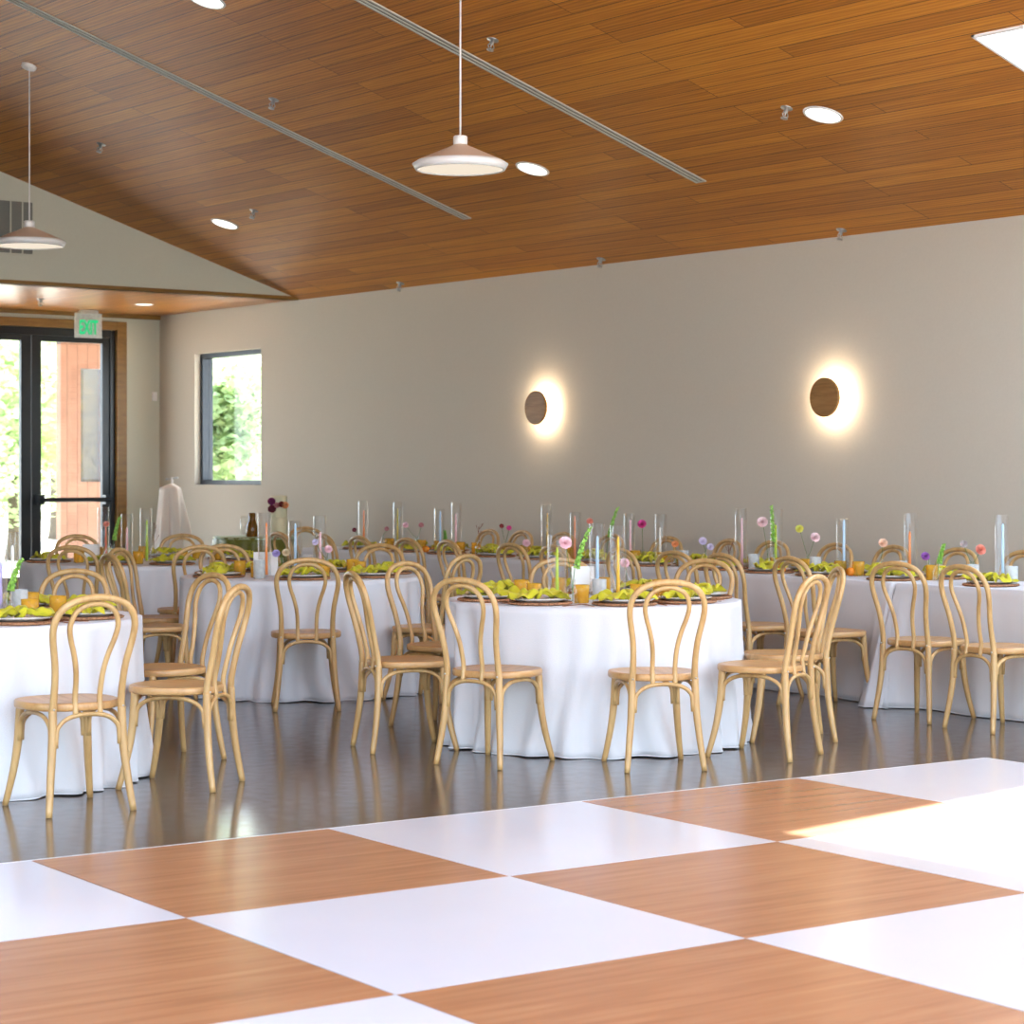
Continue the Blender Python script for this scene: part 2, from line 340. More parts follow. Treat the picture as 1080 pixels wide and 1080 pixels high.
for bx in ((9.42,9.5,.04,.10,.01,2.88),(10.21,10.325,.04,.10,.01,2.88),(9.5,10.21,.04,.10,2.815,2.88),(9.5,10.21,.04,.10,.01,.27)): local(b,bx)
l=bevel(obj('door_leaf',b.mesh('door_leaf',M['black']),dr),.004)
b=MB(); local(b,(9.5,10.21,.066,.074,.27,2.815)); obj('door_glass',b.mesh('door_glass',M['pane']),l)
b=MB(); local(b,(7.06,9.32,.066,.074,.05,2.88)); obj('side_glass',b.mesh('side_glass',M['pane']),dr)
# ------------------------------------------------------------------ ceiling and wall fittings
nrm=Vector((SL,0,1)).normalized()       # ceiling tilt: the plane falls towards +x
TILT=math.atan(SL)
def ceil_thing(name,u,v,label,cat,group=None):
    x,y,z=on_ceiling(u,v); e=empty(name,(x,y,z)); e.rotation_euler=(0,TILT,0); props(e,label,cat,group); return e
# ordered by where they sit
spots=[(868,121,'round recessed ceiling light on the right of the sloped wooden ceiling, nearest the skylight'),
       (561.5,178,'round recessed ceiling light just right of the white hanging pendant shade'),
       (237,236,'round recessed ceiling light low on the slope above the small window'),
       (218,0,'round recessed ceiling light between the two long slot vents near the ridge')]
M['lamp']=emission('warm_white_lamp',(1,.93,.82,1),1.2)
dl=MB().lathe([(.112,-.003),(.112,.0)],32,cap=True).mesh('light_disc',M['lamp'])
rg=MB().lathe([(.112,-.001),(.115,-.008),(.128,-.006),(.132,.0)],32).mesh('trim_ring',M['shadewhite'],True)
for u,v,lb in spots:
    e=ceil_thing('recessed_light',u,v,lb,'ceiling light','recessed lights in the sloped ceiling'); obj('trim_ring',rg,e); obj('lens',dl,e)
x,y,_=on_end(152,321,20.6); y=20.6; x=at(152,24)[0]
k=(152-540)/F; Z=(EAVE-CAMH)*F/(499-321); x,y=W(k*Z,Z)
e=empty('recessed_light',(x,y,EAVE)); props(e,'small recessed light in the flat wooden ceiling strip near the far corner','ceiling light'); obj('trim_ring',rg,e); obj('lens',dl,e); e.scale=(.75,.75,.75)
# linear slot diffusers
def slot(yc,xa,xb,label):
    z=roof(xb); e=empty('linear_ceiling_slot',(xb,yc,z)); e.rotation_euler=(0,TILT,0); props(e,label,'ceiling vent','long slot diffusers in the ceiling')
    L=(xb-xa)/math.cos(TILT); b=MB(); 
    for ya,yb2 in ((-.055,-.036),(-.009,.009),(.036,.055)): b.box(-L,0,ya,yb2,-.008,.01)
    b.box(-.0,.012,-.055,.055,-.008,.01)
    obj('frame',b.mesh('slot_frame',M['grille']),e); obj('slot_gap',MB().box(-L,0,-.036,.036,-.002,.012).mesh('slot_gap',M['grilledark']),e)
slot(11.68,4.2,10.74,'long thin grey slot vent crossing the ceiling between the hanging pendant and the skylight')
slot(14.53,4.2,10.75,'long thin grey slot vent crossing the ceiling above the small window')
# sprinkler heads
sp_m=MB().lathe([(.0,0),(.032,0),(.03,-.008),(.012,-.01),(.011,-.03),(.004,-.034),(.004,-.055),(.018,-.058),(.018,-.062),(0,-.063)],12)
sp_m.tube([(.011,0,-.028),(.02,0,-.042),(.004,0,-.057)],.003,5); sp_m.tube([(-.011,0,-.028),(-.02,0,-.042),(-.004,0,-.057)],.003,5)
sp_m=sp_m.mesh('sprinkler_head',M['chrome'],True)
for u,v,lb in [(268,222,'small steel sprinkler head beside the low recessed light on the left'),(107,152,'small steel sprinkler head on the dark left part of the sloped ceiling'),
               (289,105,'small steel sprinkler head between the two long slot vents, upper left'),(520,42,'small steel sprinkler head just right of the middle pendant lamp cord'),
               (430,302,'leftmost steel sprinkler head along the foot of the sloped ceiling above the wall'),(638,275,'middle steel sprinkler head along the foot of the sloped ceiling above the left sconce'),
               (892,245,'steel sprinkler head at the foot of the sloped ceiling above the right sconce'),(830,114,'small steel sprinkler head just left of the right recessed light')]:
    x,y,z=on_ceiling(u,v); o=obj('sprinkler_head',sp_m,None,(min(x,WALLX-.1),y,roof(min(x,WALLX-.1))+.006)); o.rotation_euler=(0,TILT,0); props(o,lb,'sprinkler','ceiling sprinklers'); o.scale=(1.3,1.3,1.3)
k=(43-540)/F; Z=(EAVE-CAMH)*F/(499-315); x,y=W(k*Z,Z)
o=obj('sprinkler_head',sp_m,None,(x,y,EAVE+.004)); o.scale=(1.3,)*3; props(o,'small sprinkler head on the flat wooden ceiling strip left of the exit sign','sprinkler')
# pendants
cone_o=MB().lathe([(.04,.115),(.045,.11),(.255,.018)],48).mesh('pendant_shade',M['shade'],True)
cone_r=MB().lathe([(.252,.0185),(.282,.0),(.262,-.034),(.253,-.034),(.252,-.02)],48).mesh('shade_rim',M['shadewhite'],True)
cone_i=MB().lathe([(.253,-.027),(.15,-.022),(.0,-.02)],48).mesh('shade_inside',emission('pendant_glow',(1,.87,.70,1),.26),True)
cap=MB().lathe([(.0,.165),(.036,.165),(.041,.16),(.041,.105),(.0,.105)],32).mesh('pendant_cap',M['shadewhite'],True)
def pendant(px,py,pz,label):
    e=empty('pendant_lamp',(px,py,pz)); props(e,label,'pendant lamp','cone pendants over the tables')
    obj('lamp_shade',cone_o,e); obj('shade_rim',cone_r,e); obj('shade_lining',cone_i,e); obj('lamp_cap',cap,e)
    H=roof(px)-pz; obj('cord',MB().tube([(0,0,.16),(0,0,H)],.0055,8).mesh('cord',M['shadewhite'],True),e)
    c=MB().lathe([(0,-.03),(.052,-.028),(.06,-.02),(.06,.0)],24,M=Matrix.Translation((0,0,H))@Matrix.Rotation(TILT,4,'Y')).mesh('canopy',M['shadewhite'],True); obj('ceiling_canopy',c,e)
x,y=at(485.5,12.8); pendant(x,y,3.195,'beige cone pendant lamp hanging in the middle of the room, left of a recessed light')
x,y=at(31,16.97); pendant(x,y,3.18,'beige cone pendant lamp at the far left in front of the wall grille')
# sconces
ringm=emission('sconce_glow',(1,.78,.55,1),16)
for u,v,lb in ((564.5,430,'left round wooden wall sconce with a halo of warm light'),(869,419,'right round wooden wall sconce with a halo of warm light, nearer the camera')):
    x,y,z=on_wall(u,v,.12); e=empty('wall_sconce',(WALLX,y,z)); props(e,lb,'wall lamp','round wooden wall sconces')
    MM=Matrix.Rotation(-PI/2,4,'Y')
    obj('backplate',MB().lathe([(0,0),(.06,0),(.06,.09),(0,.09)],32,M=MM).mesh('backplate',M['shadewhite']),e)
    obj('glow_ring',MB().lathe([(.062,.062),(.125,.096)],48,M=MM).mesh('glow_ring',ringm),e)
    bevel(obj('wood_disc',MB().lathe([(0,.098),(.142,.098),(.146,.101),(.146,.122),(.143,.125),(0,.125)],48,M=MM).mesh('wood_disc',M['sconce']),e),.001,1)
# return-air grille on the gable
x1,_,z1=on_end(36,214,GABY); x0=x1-1.5; z0=z1-.48
e=empty('wall_grille',(x1,GABY,z0)); props(e,'grey louvred air grille on the pale gable wall behind the left pendant','vent')
b=MB(); w=1.5
b.box(-w,0,-.012,0,-.02,.0); b.box(-w,0,-.012,0,.48,.5); b.box(-.02,0,-.012,0,0,.48)
for i in range(8): xx=-.115-i*.118*1.0; b.box(xx-.012,xx,-.013,0,0,.48)
obj('grille_frame',b.mesh('grille_frame',M['wallcool']),e)
b=MB()
for i in range(24):
    zz=.01+i*.0196; b.box(-w,-.02,-.010,-.002,zz,zz+.012)
obj('louvre',b.mesh('louvre',M['louvre']),e); obj('grille_back',MB().box(-w,-.0,-.002,-.0005,0,.48).mesh('grille_back',M['grilledark']),e)
# exit sign
def text_mesh(s,size,ext,mat):
    c=bpy.data.curves.new('t','FONT'); c.body=s; c.size=size; c.extrude=ext; c.align_x='CENTER'; c.align_y='CENTER'; c.offset=.004
    o=bpy.data.objects.new('t',c); link(o); dg=bpy.context.evaluated_depsgraph_get(); m=bpy.data.meshes.new_from_object(o.evaluated_get(dg)); bpy.data.objects.remove(o); m.materials.clear(); m.materials.append(mat); return m
Zs=23.6; x,y=at(93,Zs); e=empty('exit_sign',(x,y,EAVE)); e.rotation_euler=(0,0,-.12); props(e,'clear exit sign with glowing green letters hanging above the glazed door','sign')
ztop_=CAMH+(499-330.5)*Zs/F; zb=CAMH+(499-356.5)*Zs/F; zt=ztop_-EAVE; zb-=EAVE
obj('sign_housing',MB().box(-.1,.1,-.04,.04,zt-.005,0).mesh('sign_housing',M['grille']),e)
bevel(obj('sign_panel',MB().box(-.155,.155,-.006,.006,zb,zt).mesh('sign_panel',M['frosted']),e),.003)
tm=text_mesh('EXIT',.165,.003,emission('exit_green',(.02,.55,.2,1),.35)); o=obj('sign_letters',tm,e); o.location=(0,-.011,(zb+zt)/2-.025); o.rotation_euler=(PI/2,0,0); o.scale=(.62,1.28,1)
# small wall sensor near the corner
k=(166-540)/F
bevel(obj('wall_sensor',MB().box(-.03,.03,-.025,0,-.05,.05).mesh('wall_sensor',M['white']),None,(WALLX-.07,ENDY,CAMH+(499-418)*24.4/F)),.006)
props(bpy.data.objects['wall_sensor'],'small white sensor box high on the end wall by the room corner','sensor')
# ------------------------------------------------------------------ dance floor
T=1.216; X0,Z0=-1.703,7.747; dy=.6117
A=W(math.cos(dy),math.sin(dy)); B=W(math.sin(dy),-math.cos(dy)); O=W(X0,Z0)
ang=math.atan2(A[1],A[0])
df=empty('dance_floor',(O[0],O[1],0),ang); props(df,'large glossy chequered dance floor of white and wood panels laid on the concrete','dance floor')
g=.003
def panel(i,j):     # local x along A, local y along -B (towards the hall's far end)
    b=MB(); b.box(i*T+g,(i+1)*T-g,-(j+1)*T+g,-j*T-g,0,.02)
    w=(i+j)%2==0
    o=obj('wood_panel' if w else 'white_panel',b.mesh('panel',M['tilewood'] if w else M['tilewhite']),df); 
    props(o,label='brown wood-grain panel' if w else 'glossy white panel')
I0,I1,J1=-3,4,6
for i in range(I0,I1):
    for j in range(0,J1): panel(i,j)
obj('panel_seams',MB().box(I0*T,I1*T,-J1*T,0,0,.0185).mesh('seams',M['seam']),df)
b=MB(); t=.028
xa,xb,ya,yb=I0*T,I1*T,-J1*T,0
def ramp_edge(p,q,n):
    vs=[(p[0],p[1],0),(q[0],q[1],0),(q[0],q[1],.0205),(p[0],p[1],.0205),(p[0]+n[0]*t,p[1]+n[1]*t,0),(q[0]+n[0]*t,q[1]+n[1]*t,0),(p[0]+n[0]*.006,p[1]+n[1]*.006,.0205),(q[0]+n[0]*.006,q[1]+n[1]*.006,.0205)]
    b.add(vs,[(0,3,2,1),(3,6,7,2),(6,4,5,7),(0,4,6,3),(1,2,7,5),(0,1,5,4)])
ramp_edge((xa,yb),(xb,yb),(0,1)); ramp_edge((xa,ya),(xb,ya),(0,-1)); ramp_edge((xa,ya),(xa,yb),(-1,0)); ramp_edge((xb,ya),(xb,yb),(1,0))
obj('edge_trim',b.mesh('edge_trim',M['edging']),df)
# ------------------------------------------------------------------ chairs
def make_chair():
    r=empty('bentwood_chair')
    # seat: slightly dished rounded plank
    vs=[];fs=[];n=40
    def outline(t,k):
        c,s_=math.cos(t),math.sin(t)
        px=math.copysign(abs(c)**.85,c)*.208*k*(1+.05*s_); py=math.copysign(abs(s_)**.85,s_)*.205*k
        return px,py
    rings=[(.0,.442),(.5,.443),(.86,.449),(.95,.452),(.985,.451),(1.0,.445),(1.0,.426),(.985,.420),(.95,.418),(0.0,.418)]
    for k,z in rings:
        for i in range(n):
            x,y=outline(2*PI*i/n,k); vs.append((x,y,z))
    for a in range(len(rings)-1):
        for i in range(n):
            j=(i+1)%n; fs.append((a*n+i,(a+1)*n+i,(a+1)*n+j,a*n+j))
    obj('seat',mesh('seat',vs,fs,M['seat'],True),r)
    # outer hoop (runs down to the seat; rear legs carry on below)
    yb=lambda z:-.195-.10*max(0,(z-.44)/.44)**1.15
    half=[(.152,.41),(.149,.47),(.150,.54),(.156,.61),(.167,.67),(.176,.72),(.1785,.765),(.169,.807),(.145,.843),(.105,.868),(.055,.882),(0,.887)]
    pts=[(-x,yb(z),z) for x,z in half]+[(x,yb(z),z) for x,z in reversed(half[:-1])]
    rad=[.0155]*2+[.0145]*(len(pts)-4)+[.0155]*2
    bf=obj('backrest_frame',MB().tube(pts,rad,10,4).mesh('backrest_frame',M['chair'],True),r)
    half=[(.054,.405),(.0545,.47),(.056,.54),(.063,.60),(.078,.66),(.095,.71),(.105,.755),(.102,.79),(.088,.822),(.063,.845),(.033,.857),(0,.861)]
    pts=[(-x,yb(z)+.004-(.012 if z<.45 else 0),z) for x,z in half]+[(x,yb(z)+.004-(.012 if z<.45 else 0),z) for x,z in reversed(half[:-1])]
    obj('backrest_hoop',MB().tube(pts,.0115,10,4).mesh('backrest_hoop',M['chair'],True),bf)
    for s in (-1,1):
        b=MB().tube([(s*.152,-.197,.43),(s*.153,-.198,.36),(s*.158,-.203,.26),(s*.170,-.216,.14),(s*.186,-.238,.0)],[.0165,.018,.0175,.016,.0135],10,4)
        lg=obj('leg',b.mesh('rear_leg',M['chair'],True),r)
        obj('screw',MB().lathe([(0,.004),(.0045,.003),(.005,-.002)],8,M=Matrix.Translation((s*.152,-.2135,.432))@Matrix.Rotation(PI/2,4,'X')).mesh('screw',M['screw'],True),lg)
        b=MB().tube([(s*.150,.140,.424),(s*.152,.143,.36),(s*.157,.150,.26),(s*.170,.168,.14),(s*.192,.200,.0)],[.0175,.0185,.018,.016,.013],10,4)
        obj('leg',b.mesh('front_leg',M['chair'],True),r)
    def brace(p,q,z0=.275,z1=.405):
        P=Vector(p);Q=Vector(q);pts=[]
        for i in range(13):
            t=i/12; a=PI*t; f=(1-math.cos(a))/2
            c=P.lerp(Q,.5-.5*math.copysign(abs(math.cos(a))**.8,math.cos(a))); pts.append((c.x,c.y,z0+.03+(z1-z0-.03)*math.sin(a)**.75 if 0<i<12 else z0))
        return MB().tube(pts,.0108,8,2,flat=.85).mesh('brace',M['chair'],True)
    ins=.017
    obj('brace',brace((-.140,-.203,.0),(.140,-.203,0)),r)
    obj('brace',brace((-.138,.150,.0),(.138,.150,0)),r)
    for s in (-1,1): obj('brace',brace((s*.157,-.187,0),(s*.155,.134,0)),r)
    return r
chair0=make_chair(); first=[True]
def chair(X,Z,face,label,group,tweak=0):
    """X,Z = right/depth of the seat centre, face = direction the sitter looks, in the same frame"""
    x,y=W(X,Z); fx,fy=W(*face); rz=math.atan2(fy,fx)-PI/2+R(tweak)
    if first[0]:
        first[0]=False; c=chair0; c.location=(x,y,0); c.rotation_euler=(0,0,rz); props(c,label,'chair',group); return c
    return copy_thing(chair0,(x,y,0),rz,label=label,cat='chair',group=group)
# ------------------------------------------------------------------ tablecloths
TH=.735
def round_cloth(name,X,Z,Rd,seed,label,nf=23):
    rnd=random.Random(seed); n=240; ph=[(rnd.uniform(0,2*PI),k,rnd.uniform(.5,1)) for k in (nf-6,nf-2,nf,nf+3,nf+7)]
    def wv(a): 
        s=sum(w*math.sin(k*a+p) for p,k,w in ph)/2.6; return math.copysign(abs(s)**.85,s)
    vs=[(0,0,TH)];fs=[]
    prof=[(.25,TH,0),(.5,TH,0),(.75,TH,0),(.93,TH,0),(.985,TH-.001,0)]
    rings=[]
    for fr,z,_ in prof: rings.append([(fr*Rd*math.cos(2*PI*i/n),fr*Rd*math.sin(2*PI*i/n),z) for i in range(n)])
    K=22
    for k in range(K+1):
        t=k/K; row=[]
        for i in range(n):
            a=2*PI*i/n; w=wv(a+.10*math.sin(3*t+a*3)*t); amp=.005+.046*min(1,t*1.1)**.9
            r=Rd+.004+.016*t+amp*w-.012*math.sin(PI*t); z=TH-.004-(TH-.008)*t + (.006*(1-math.sin(a*9+seed))*.5 if k==K else 0)
            row.append((r*math.cos(a),r*math.sin(a),z))
        rings.append(row)
    for rr in rings: vs+=rr
    for i in range(n): fs.append((0,1+i,1+(i+1)%n))
    for k in range(len(rings)-1):
        for i in range(n):
            j=(i+1)%n; fs.append((1+k*n+i,1+(k+1)*n+i,1+(k+1)*n+j,1+k*n+j))
    x,y=W(X,Z); o=obj(name,mesh(name,vs,fs,M['cloth'],True),None,(x,y,0)); props(o,label,'tablecloth','round tables under white cloths')
    s=o.modifiers.new('t','SOLIDIFY'); s.thickness=.0025; s.offset=-1
    hr=rings[-1]; obj('hem',MB().tube([(p[0],p[1],max(p[2],.004)) for p in hr+hr[:1]],.0032,5,cap=False).mesh('hem',M['cloth'],True),o)
    return o
TB={'A':(.42,11.42,.766),'B':(-2.47,9.99,.766),'C':(-1.35,14.04,.766),'D':(-2.72,16.3,.915)}
round_cloth('tablecloth',*TB['A'],3,'white cloth on the middle round table, nearest the chequered dance floor')
round_cloth('tablecloth',*TB['B'],5,'white cloth on the front left round table',21)
round_cloth('tablecloth',*TB['C'],11,'white cloth on the second left round table behind the open stretch of floor')
round_cloth('tablecloth',*TB['D'],17,'white cloth on the rearmost round table in front of the glazed door',25)
# long tables along the wall
E0=Vector((2.75,12.40)); D0=Vector((-.551,.834)).normalized(); NI=Vector((.834,.551)).normalized(); DEP=.76
def online(u,off):
    k=(u-540)/F; ex,ez=E0.x+NI.x*off,E0.y+NI.y*off
    s=(ex-k*ez)/(k*D0.y-D0.x); return s,Vector((ex+D0.x*s,ez+D0.y*s))
def lp(s,off): p=E0+D0*s+NI*off; return p
def long_cloth(s0,s1,seed,label):
    rnd=random.Random(seed); L=s1-s0-.01; Wd=DEP; per=[]; hx,hy=L/2,Wd/2; rr=.03
    # perimeter points with outward normals
    def arc(cx,cy,a0):
        for i in range(10):
            a=a0+PI/2*i/9; per.append((cx+rr*math.cos(a),cy+rr*math.sin(a),math.cos(a),math.sin(a)))
    def side(x0,y0,x1,y1,nx,ny,m):
        for i in range(1,m): t=i/m; per.append((x0+(x1-x0)*t,y0+(y1-y0)*t,nx,ny))
    m=int(L/.03)
    arc(hx-rr,hy-rr,0); side(hx-rr,hy,-hx+rr,hy,0,1,m); arc(-hx+rr,hy-rr,PI/2); side(-hx,hy-rr,-hx,-hy+rr,-1,0,26); arc(-hx+rr,-hy+rr,PI); side(-hx+rr,-hy,hx-rr,-hy,0,-1,m); arc(hx-rr,-hy+rr,1.5*PI); side(hx,-hy+rr,hx,hy-rr,1,0,26)
    n=len(per); ph=[rnd.uniform(0,6.28) for _ in range(4)]
    vs=[];fs=[];K=20
    # top grid fan: inner ring
    vs+= [(p[0]*.5,p[1]*.5,TH) for p in per]; vs+=[(p[0]*.97,p[1]*.97,TH) for p in per]
    acc=0
    for k in range(K+1):
        t=k/K
        for i,p in enumerate(per):
            s=i*.03; dc=min(math.hypot(abs(p[0])-hx,abs(p[1])-hy),.5); cf=math.exp(-(dc/.16)**2)
            w=math.sin(s*7+ph[0])*.6+math.sin(s*11.3+ph[1])*.4+math.sin(s*4.1+ph[2])*.5
            lng=1.0 if abs(p[3])>.5 else .3
            d=.003+.02*t+.022*w*t*lng*(1-cf)+cf*(.21*t**1.1)*(1 if abs(p[3])>.3 else .25)+cf*.03*math.sin(i*1.9)*t
            vs.append((p[0]+p[2]*d*(.35 if abs(p[2])>.7 else 1),p[1]+p[3]*d,TH-.003-(TH-.010)*t))
    c=len(vs); vs.append((0,0,TH))
    for i in range(n): fs.append((c,i,(i+1)%n))
    for k in range(K+2):
        for i in range(n):
            j=(i+1)%n; fs.append((k*n+i,(k+1)*n+i,(k+1)*n+j,k*n+j))
    cc=lp((s0+s1)/2,DEP/2); x,y=W(cc.x,cc.y); dx,dyy=W(D0.x,D0.y)
    o=obj('tablecloth',mesh('long_cloth',vs,fs,M['cloth'],True),None,(x,y,0)); o.rotation_euler=(0,0,math.atan2(dyy,dx)); props(o,label,'tablecloth','long tables under pale cloths by the wall')
    sm=o.modifiers.new('t','SOLIDIFY'); sm.thickness=.0025; sm.offset=-1
    hr=vs[-n-1:-1]; obj('hem',MB().tube(hr+hr[:1],.0032,5,cap=False).mesh('hem',M['cloth'],True),o)
S1=online(943,0)[0]; S2=online(640,0)[0]; S3=online(318,0)[0]
long_cloth(S1-2.9,S1,21,'pale cloth on the nearest long table, right of the white corner drape')
long_cloth(S1,S2,22,'pale cloth on the long table by the wall behind the middle round table')
long_cloth(S2,S3,23,'pale cloth on the farthest long table by the wall, left of the others')
# ------------------------------------------------------------------ seats round the tables
TN={'A':'the middle round table','B':'the front left round table','C':'the second left round table','D':'the rear round table'}
def dirname(a):
    a=(a+360)%360; return ['right','far right','far','far left','left','near left','near','near right'][int(((a+22.5)%360)//45)]
SEATS={'A':[(-76,1.035,-3),(-37.5,1.02,6),(3.6,.985,0),(59,1.05,0),(96,1.01,0),(141.5,1.0,0),(-160.6,.985,0),(-119.5,.985,-5)],
       'B':[(-54.6,1.07,0),(-13,.985,0),(40,.985,0),(80,.985,0)],
       'C':[(-83,1.045,0),(-34,.985,0),(71,1.03,0),(120,.985,0),(163,.985,0),(-149,.985,0)],
       'D':[(-101,1.14,0),(-66,1.13,0),(122,1.13,0),(88,1.13,0)]}
for t,ss in SEATS.items():
    cx,cz,rd=TB[t]
    for a,d,tw in ss:
        c,s=math.cos(R(a)),math.sin(R(a)); d=max(d,rd+.238)
        chair(cx+c*d,cz+s*d,(-c,-s),'pale oak bentwood chair, %s side of %s'%(dirname(a),TN[t]),'bentwood chairs around the round tables',tw)
ORD=['first','second','third','fourth','fifth','sixth','seventh','eighth','ninth','tenth','eleventh','twelfth','thirteenth','fourteenth','fifteenth']
FRONT=[(298,3),(347,-2),(384.5,0),(433.5,4),(479.5,-4),(543.5,3),(590,0),(662,-3),(714.5,5),(767.5,0),(842,-4),(943,12),(1022,-2)]
rnd=random.Random(4); frontpos=[]
for i,(u,tw) in enumerate(FRONT):
    s,p=online(u,-.57); frontpos.append(s); q=lp(s,-.57+.29)
    q=lp(s,-.33)
    chair(q.x,q.y,tuple(NI),'bentwood chair, %s from left on the room side of the long tables'%ORD[i],'bentwood chairs along the room side of the long wall tables',tw)
FAR=[(513.7,0),(548.7,0),(592,0),(643,0),(704,4),(765,-5),(815,3),(880,0),(939,-2),(1010,2),(1078,0)]
farpos=[]
for i,(u,tw) in enumerate(FAR):
    s,p=online(u,DEP+.52); farpos.append(s); q=lp(s,DEP+.25)
    chair(q.x,q.y,tuple(-NI),'bentwood chair, %s from left on the wall side of the long tables'%ORD[i],'bentwood chairs along the wall side of the long wall tables',tw)
# chair at the far end of the long table row
q=lp(S3+.30,.35); chair(q.x,q.y,tuple(-D0),'bentwood chair at the far left end of the long tables beside the cocktail table','bentwood chairs along the room side of the long wall tables')
# ------------------------------------------------------------------ tableware (one mesh of each kind, copied)
chg=MB(); chg.lathe([(0,.0),(.15,.0),(.162,.004),(.165,.008),(.160,.013),(.13,.009),(0,.008)],40)
for k in range(5): chg.lathe([(.128+.0075*k-.004,.010),(.128+.0075*k,.0145),(.128+.0075*k+.004,.010)],40)
ME={'charger':chg.mesh('charger_plate',M['rattan'],True),
 'plate':MB().lathe([(0,.0),(.085,.0),(.122,.013),(.136,.018),(.1375,.021),(.134,.022),(.118,.0165),(.086,.006),(0,.005)],40).mesh('dinner_plate',M['plate'],True),
 'salad':MB().lathe([(0,.0),(.06,.0),(.09,.008),(.104,.013),(.105,.016),(.1,.016),(.08,.009),(0,.005)],36).mesh('side_plate',M['plate'],True),
 'tumbler':MB().lathe([(0,.0),(.033,.0),(.037,.004),(.039,.06),(.040,.092),(.0375,.092),(.036,.06),(.033,.018),(0,.014)],24).mesh('amber_tumbler',M['amber'],True),
 'frost':MB().lathe([(0,0),(.033,0),(.036,.004),(.037,.115),(.035,.115),(.033,.012),(0,.01)],24).mesh('frosted_glass',M['frosted'],True),
 'vase':MB().lathe([(0,0),(.026,0),(.03,.004),(.031,.055),(.024,.075),(.013,.088),(.012,.11),(.016,.118),(.0145,.118),(.0105,.11),(.0115,.088),(.022,.073),(.029,.054),(.028,.01),(0,.008)],24).mesh('bud_vase',M['glass'],True),
 'bowl':MB().lathe([(0,0),(.04,0),(.052,.006),(.054,.06),(.051,.06),(.049,.008),(0,.006)],28).mesh('glass_bowl',M['glass'],True)}
def napkin_mesh(seed):
    r=random.Random(seed); nx,ny=34,18; vs=[];fs=[]; p=[r.uniform(0,6.28) for _ in range(8)]
    for i in range(nx):
        for j in range(ny):
            u=i/(nx-1)*2-1; v=j/(ny-1)*2-1
            pin=.42+.58*abs(u)**1.2                                   # gathered in the middle, fanning at the ends
            x=u*.145+.012*math.sin(5*v+p[0]); y=v*.085*pin*1.1+.02*math.sin(2.2*u+p[1])
            z=.020+.018*(1-abs(u)**2)+.016*math.sin(7*v+3*u+p[2])*(.5+.6*abs(u))+.009*math.sin(11*v-5*u+p[3])+.010*math.sin(9*u+4*v+p[4])+.007*math.sin(15*u+p[5])
            if abs(u)>.86: z-=.012*(abs(u)-.86)/.14
            vs.append((x,y,max(z,.004)))
    for i in range(nx-1):
        for j in range(ny-1): a=i*ny+j; fs.append((a,a+ny,a+ny+1,a+1))
    # knot band
    m=MB(); m.add(vs,fs); nb=10
    m.tube([(0.0+.012*math.sin(a),.040*math.cos(a),.030+.026*math.sin(a)) for a in [2*PI*i/16 for i in range(17)]],.012,6,1,cap=False)
    m.v=[(x,y,z*.85) for x,y,z in m.v]; me=m.mesh('napkin',M['napkin'],True); return me
NAP=[napkin_mesh(k) for k in range(5)]
fk=MB(); fk.box(-.003,.003,-.09,.03,0,.0025); fk.box(-.010,.010,.03,.05,0,.0025)
for k in range(4): fk.box(-.010+k*.0058,-.0075+k*.0058,.05,.085,0,.0025)
kn=MB(); kn.box(-.004,.004,-.10,.0,0,.003); kn.box(-.007,.007,.0,.10,0,.002)
ME['fork']=fk.mesh('fork',M['copper']); ME['knife']=kn.mesh('knife',M['copper'])
def item(kind,name,X,Z,z,label,cat,group,rz=0,me=None):
    x,y=W(X,Z); o=obj(name,me or ME[kind],None,(x,y,z)); o.rotation_euler=(0,0,rz); props(o,label,cat,group); return o
TOP=TH+.001
def setting(X,Z,inward,place,n,flat=True,glassware=True):
    """one place setting; inward = unit vector towards the table's middle"""
    ix,iz=inward; sx,sz=iz,-ix
    fx,fy=W(ix,iz); rz=math.atan2(fy,fx)-PI/2; r=random.Random(n*13+5)
    item('charger','charger_plate',X,Z,TOP,'woven brown charger at '+place,'charger plate','woven chargers at the place settings',r.uniform(0,6))
    item('plate','dinner_plate',X,Z,TOP+.009,'grey dinner plate at '+place,'plate','grey dinner plates at the place settings')
    item('salad','side_plate',X+ix*.004,Z+iz*.004,TOP+.0155,'small grey plate at '+place,'plate','small grey plates at the place settings')
    item('nap','napkin',X-ix*.01,Z-iz*.01,TOP+.024,'crumpled chartreuse napkin at '+place,'napkin','chartreuse napkins at the place settings',rz+r.uniform(-.7,.7),NAP[n%5])
    if glassware: item('tumbler','amber_tumbler',X+ix*.20+sx*.13,Z+iz*.20+sz*.13,TOP,'amber tumbler at '+place,'glass','amber tumblers at the place settings')
    if flat:
        item('fork','fork',X-sx*.185,Z-sz*.185,TOP,'copper fork at '+place,'fork','copper forks on the round tables',rz)
        item('knife','knife',X+sx*.185,Z+sz*.185,TOP,'copper knife at '+place,'knife','copper knives on the round tables',rz)
n=0
EXTRA={'B':[(-100,),(-145,)],'C':[(19,)],'D':[(200,),(40,),(0,)],'A':[]}
for t,ss in SEATS.items():
    cx,cz,rd=TB[t]
    for a in [s[0] for s in ss]+[s[0] for s in EXTRA[t]]:
        c,s=math.cos(R(a)),math.sin(R(a)); d=rd-.195
        setting(cx+c*d,cz+s*d,(-c,-s),'the %s seat of %s'%(dirname(a),TN[t]),n,t in 'AB'); n+=1
fs_=[online(u,0)[0] for u,_ in FRONT]
for i,s in enumerate(frontpos):
    p=lp(s,.19); setting(p.x,p.y,tuple(NI),'the room side of the long tables, %s from left'%ORD[i],n,False); n+=1
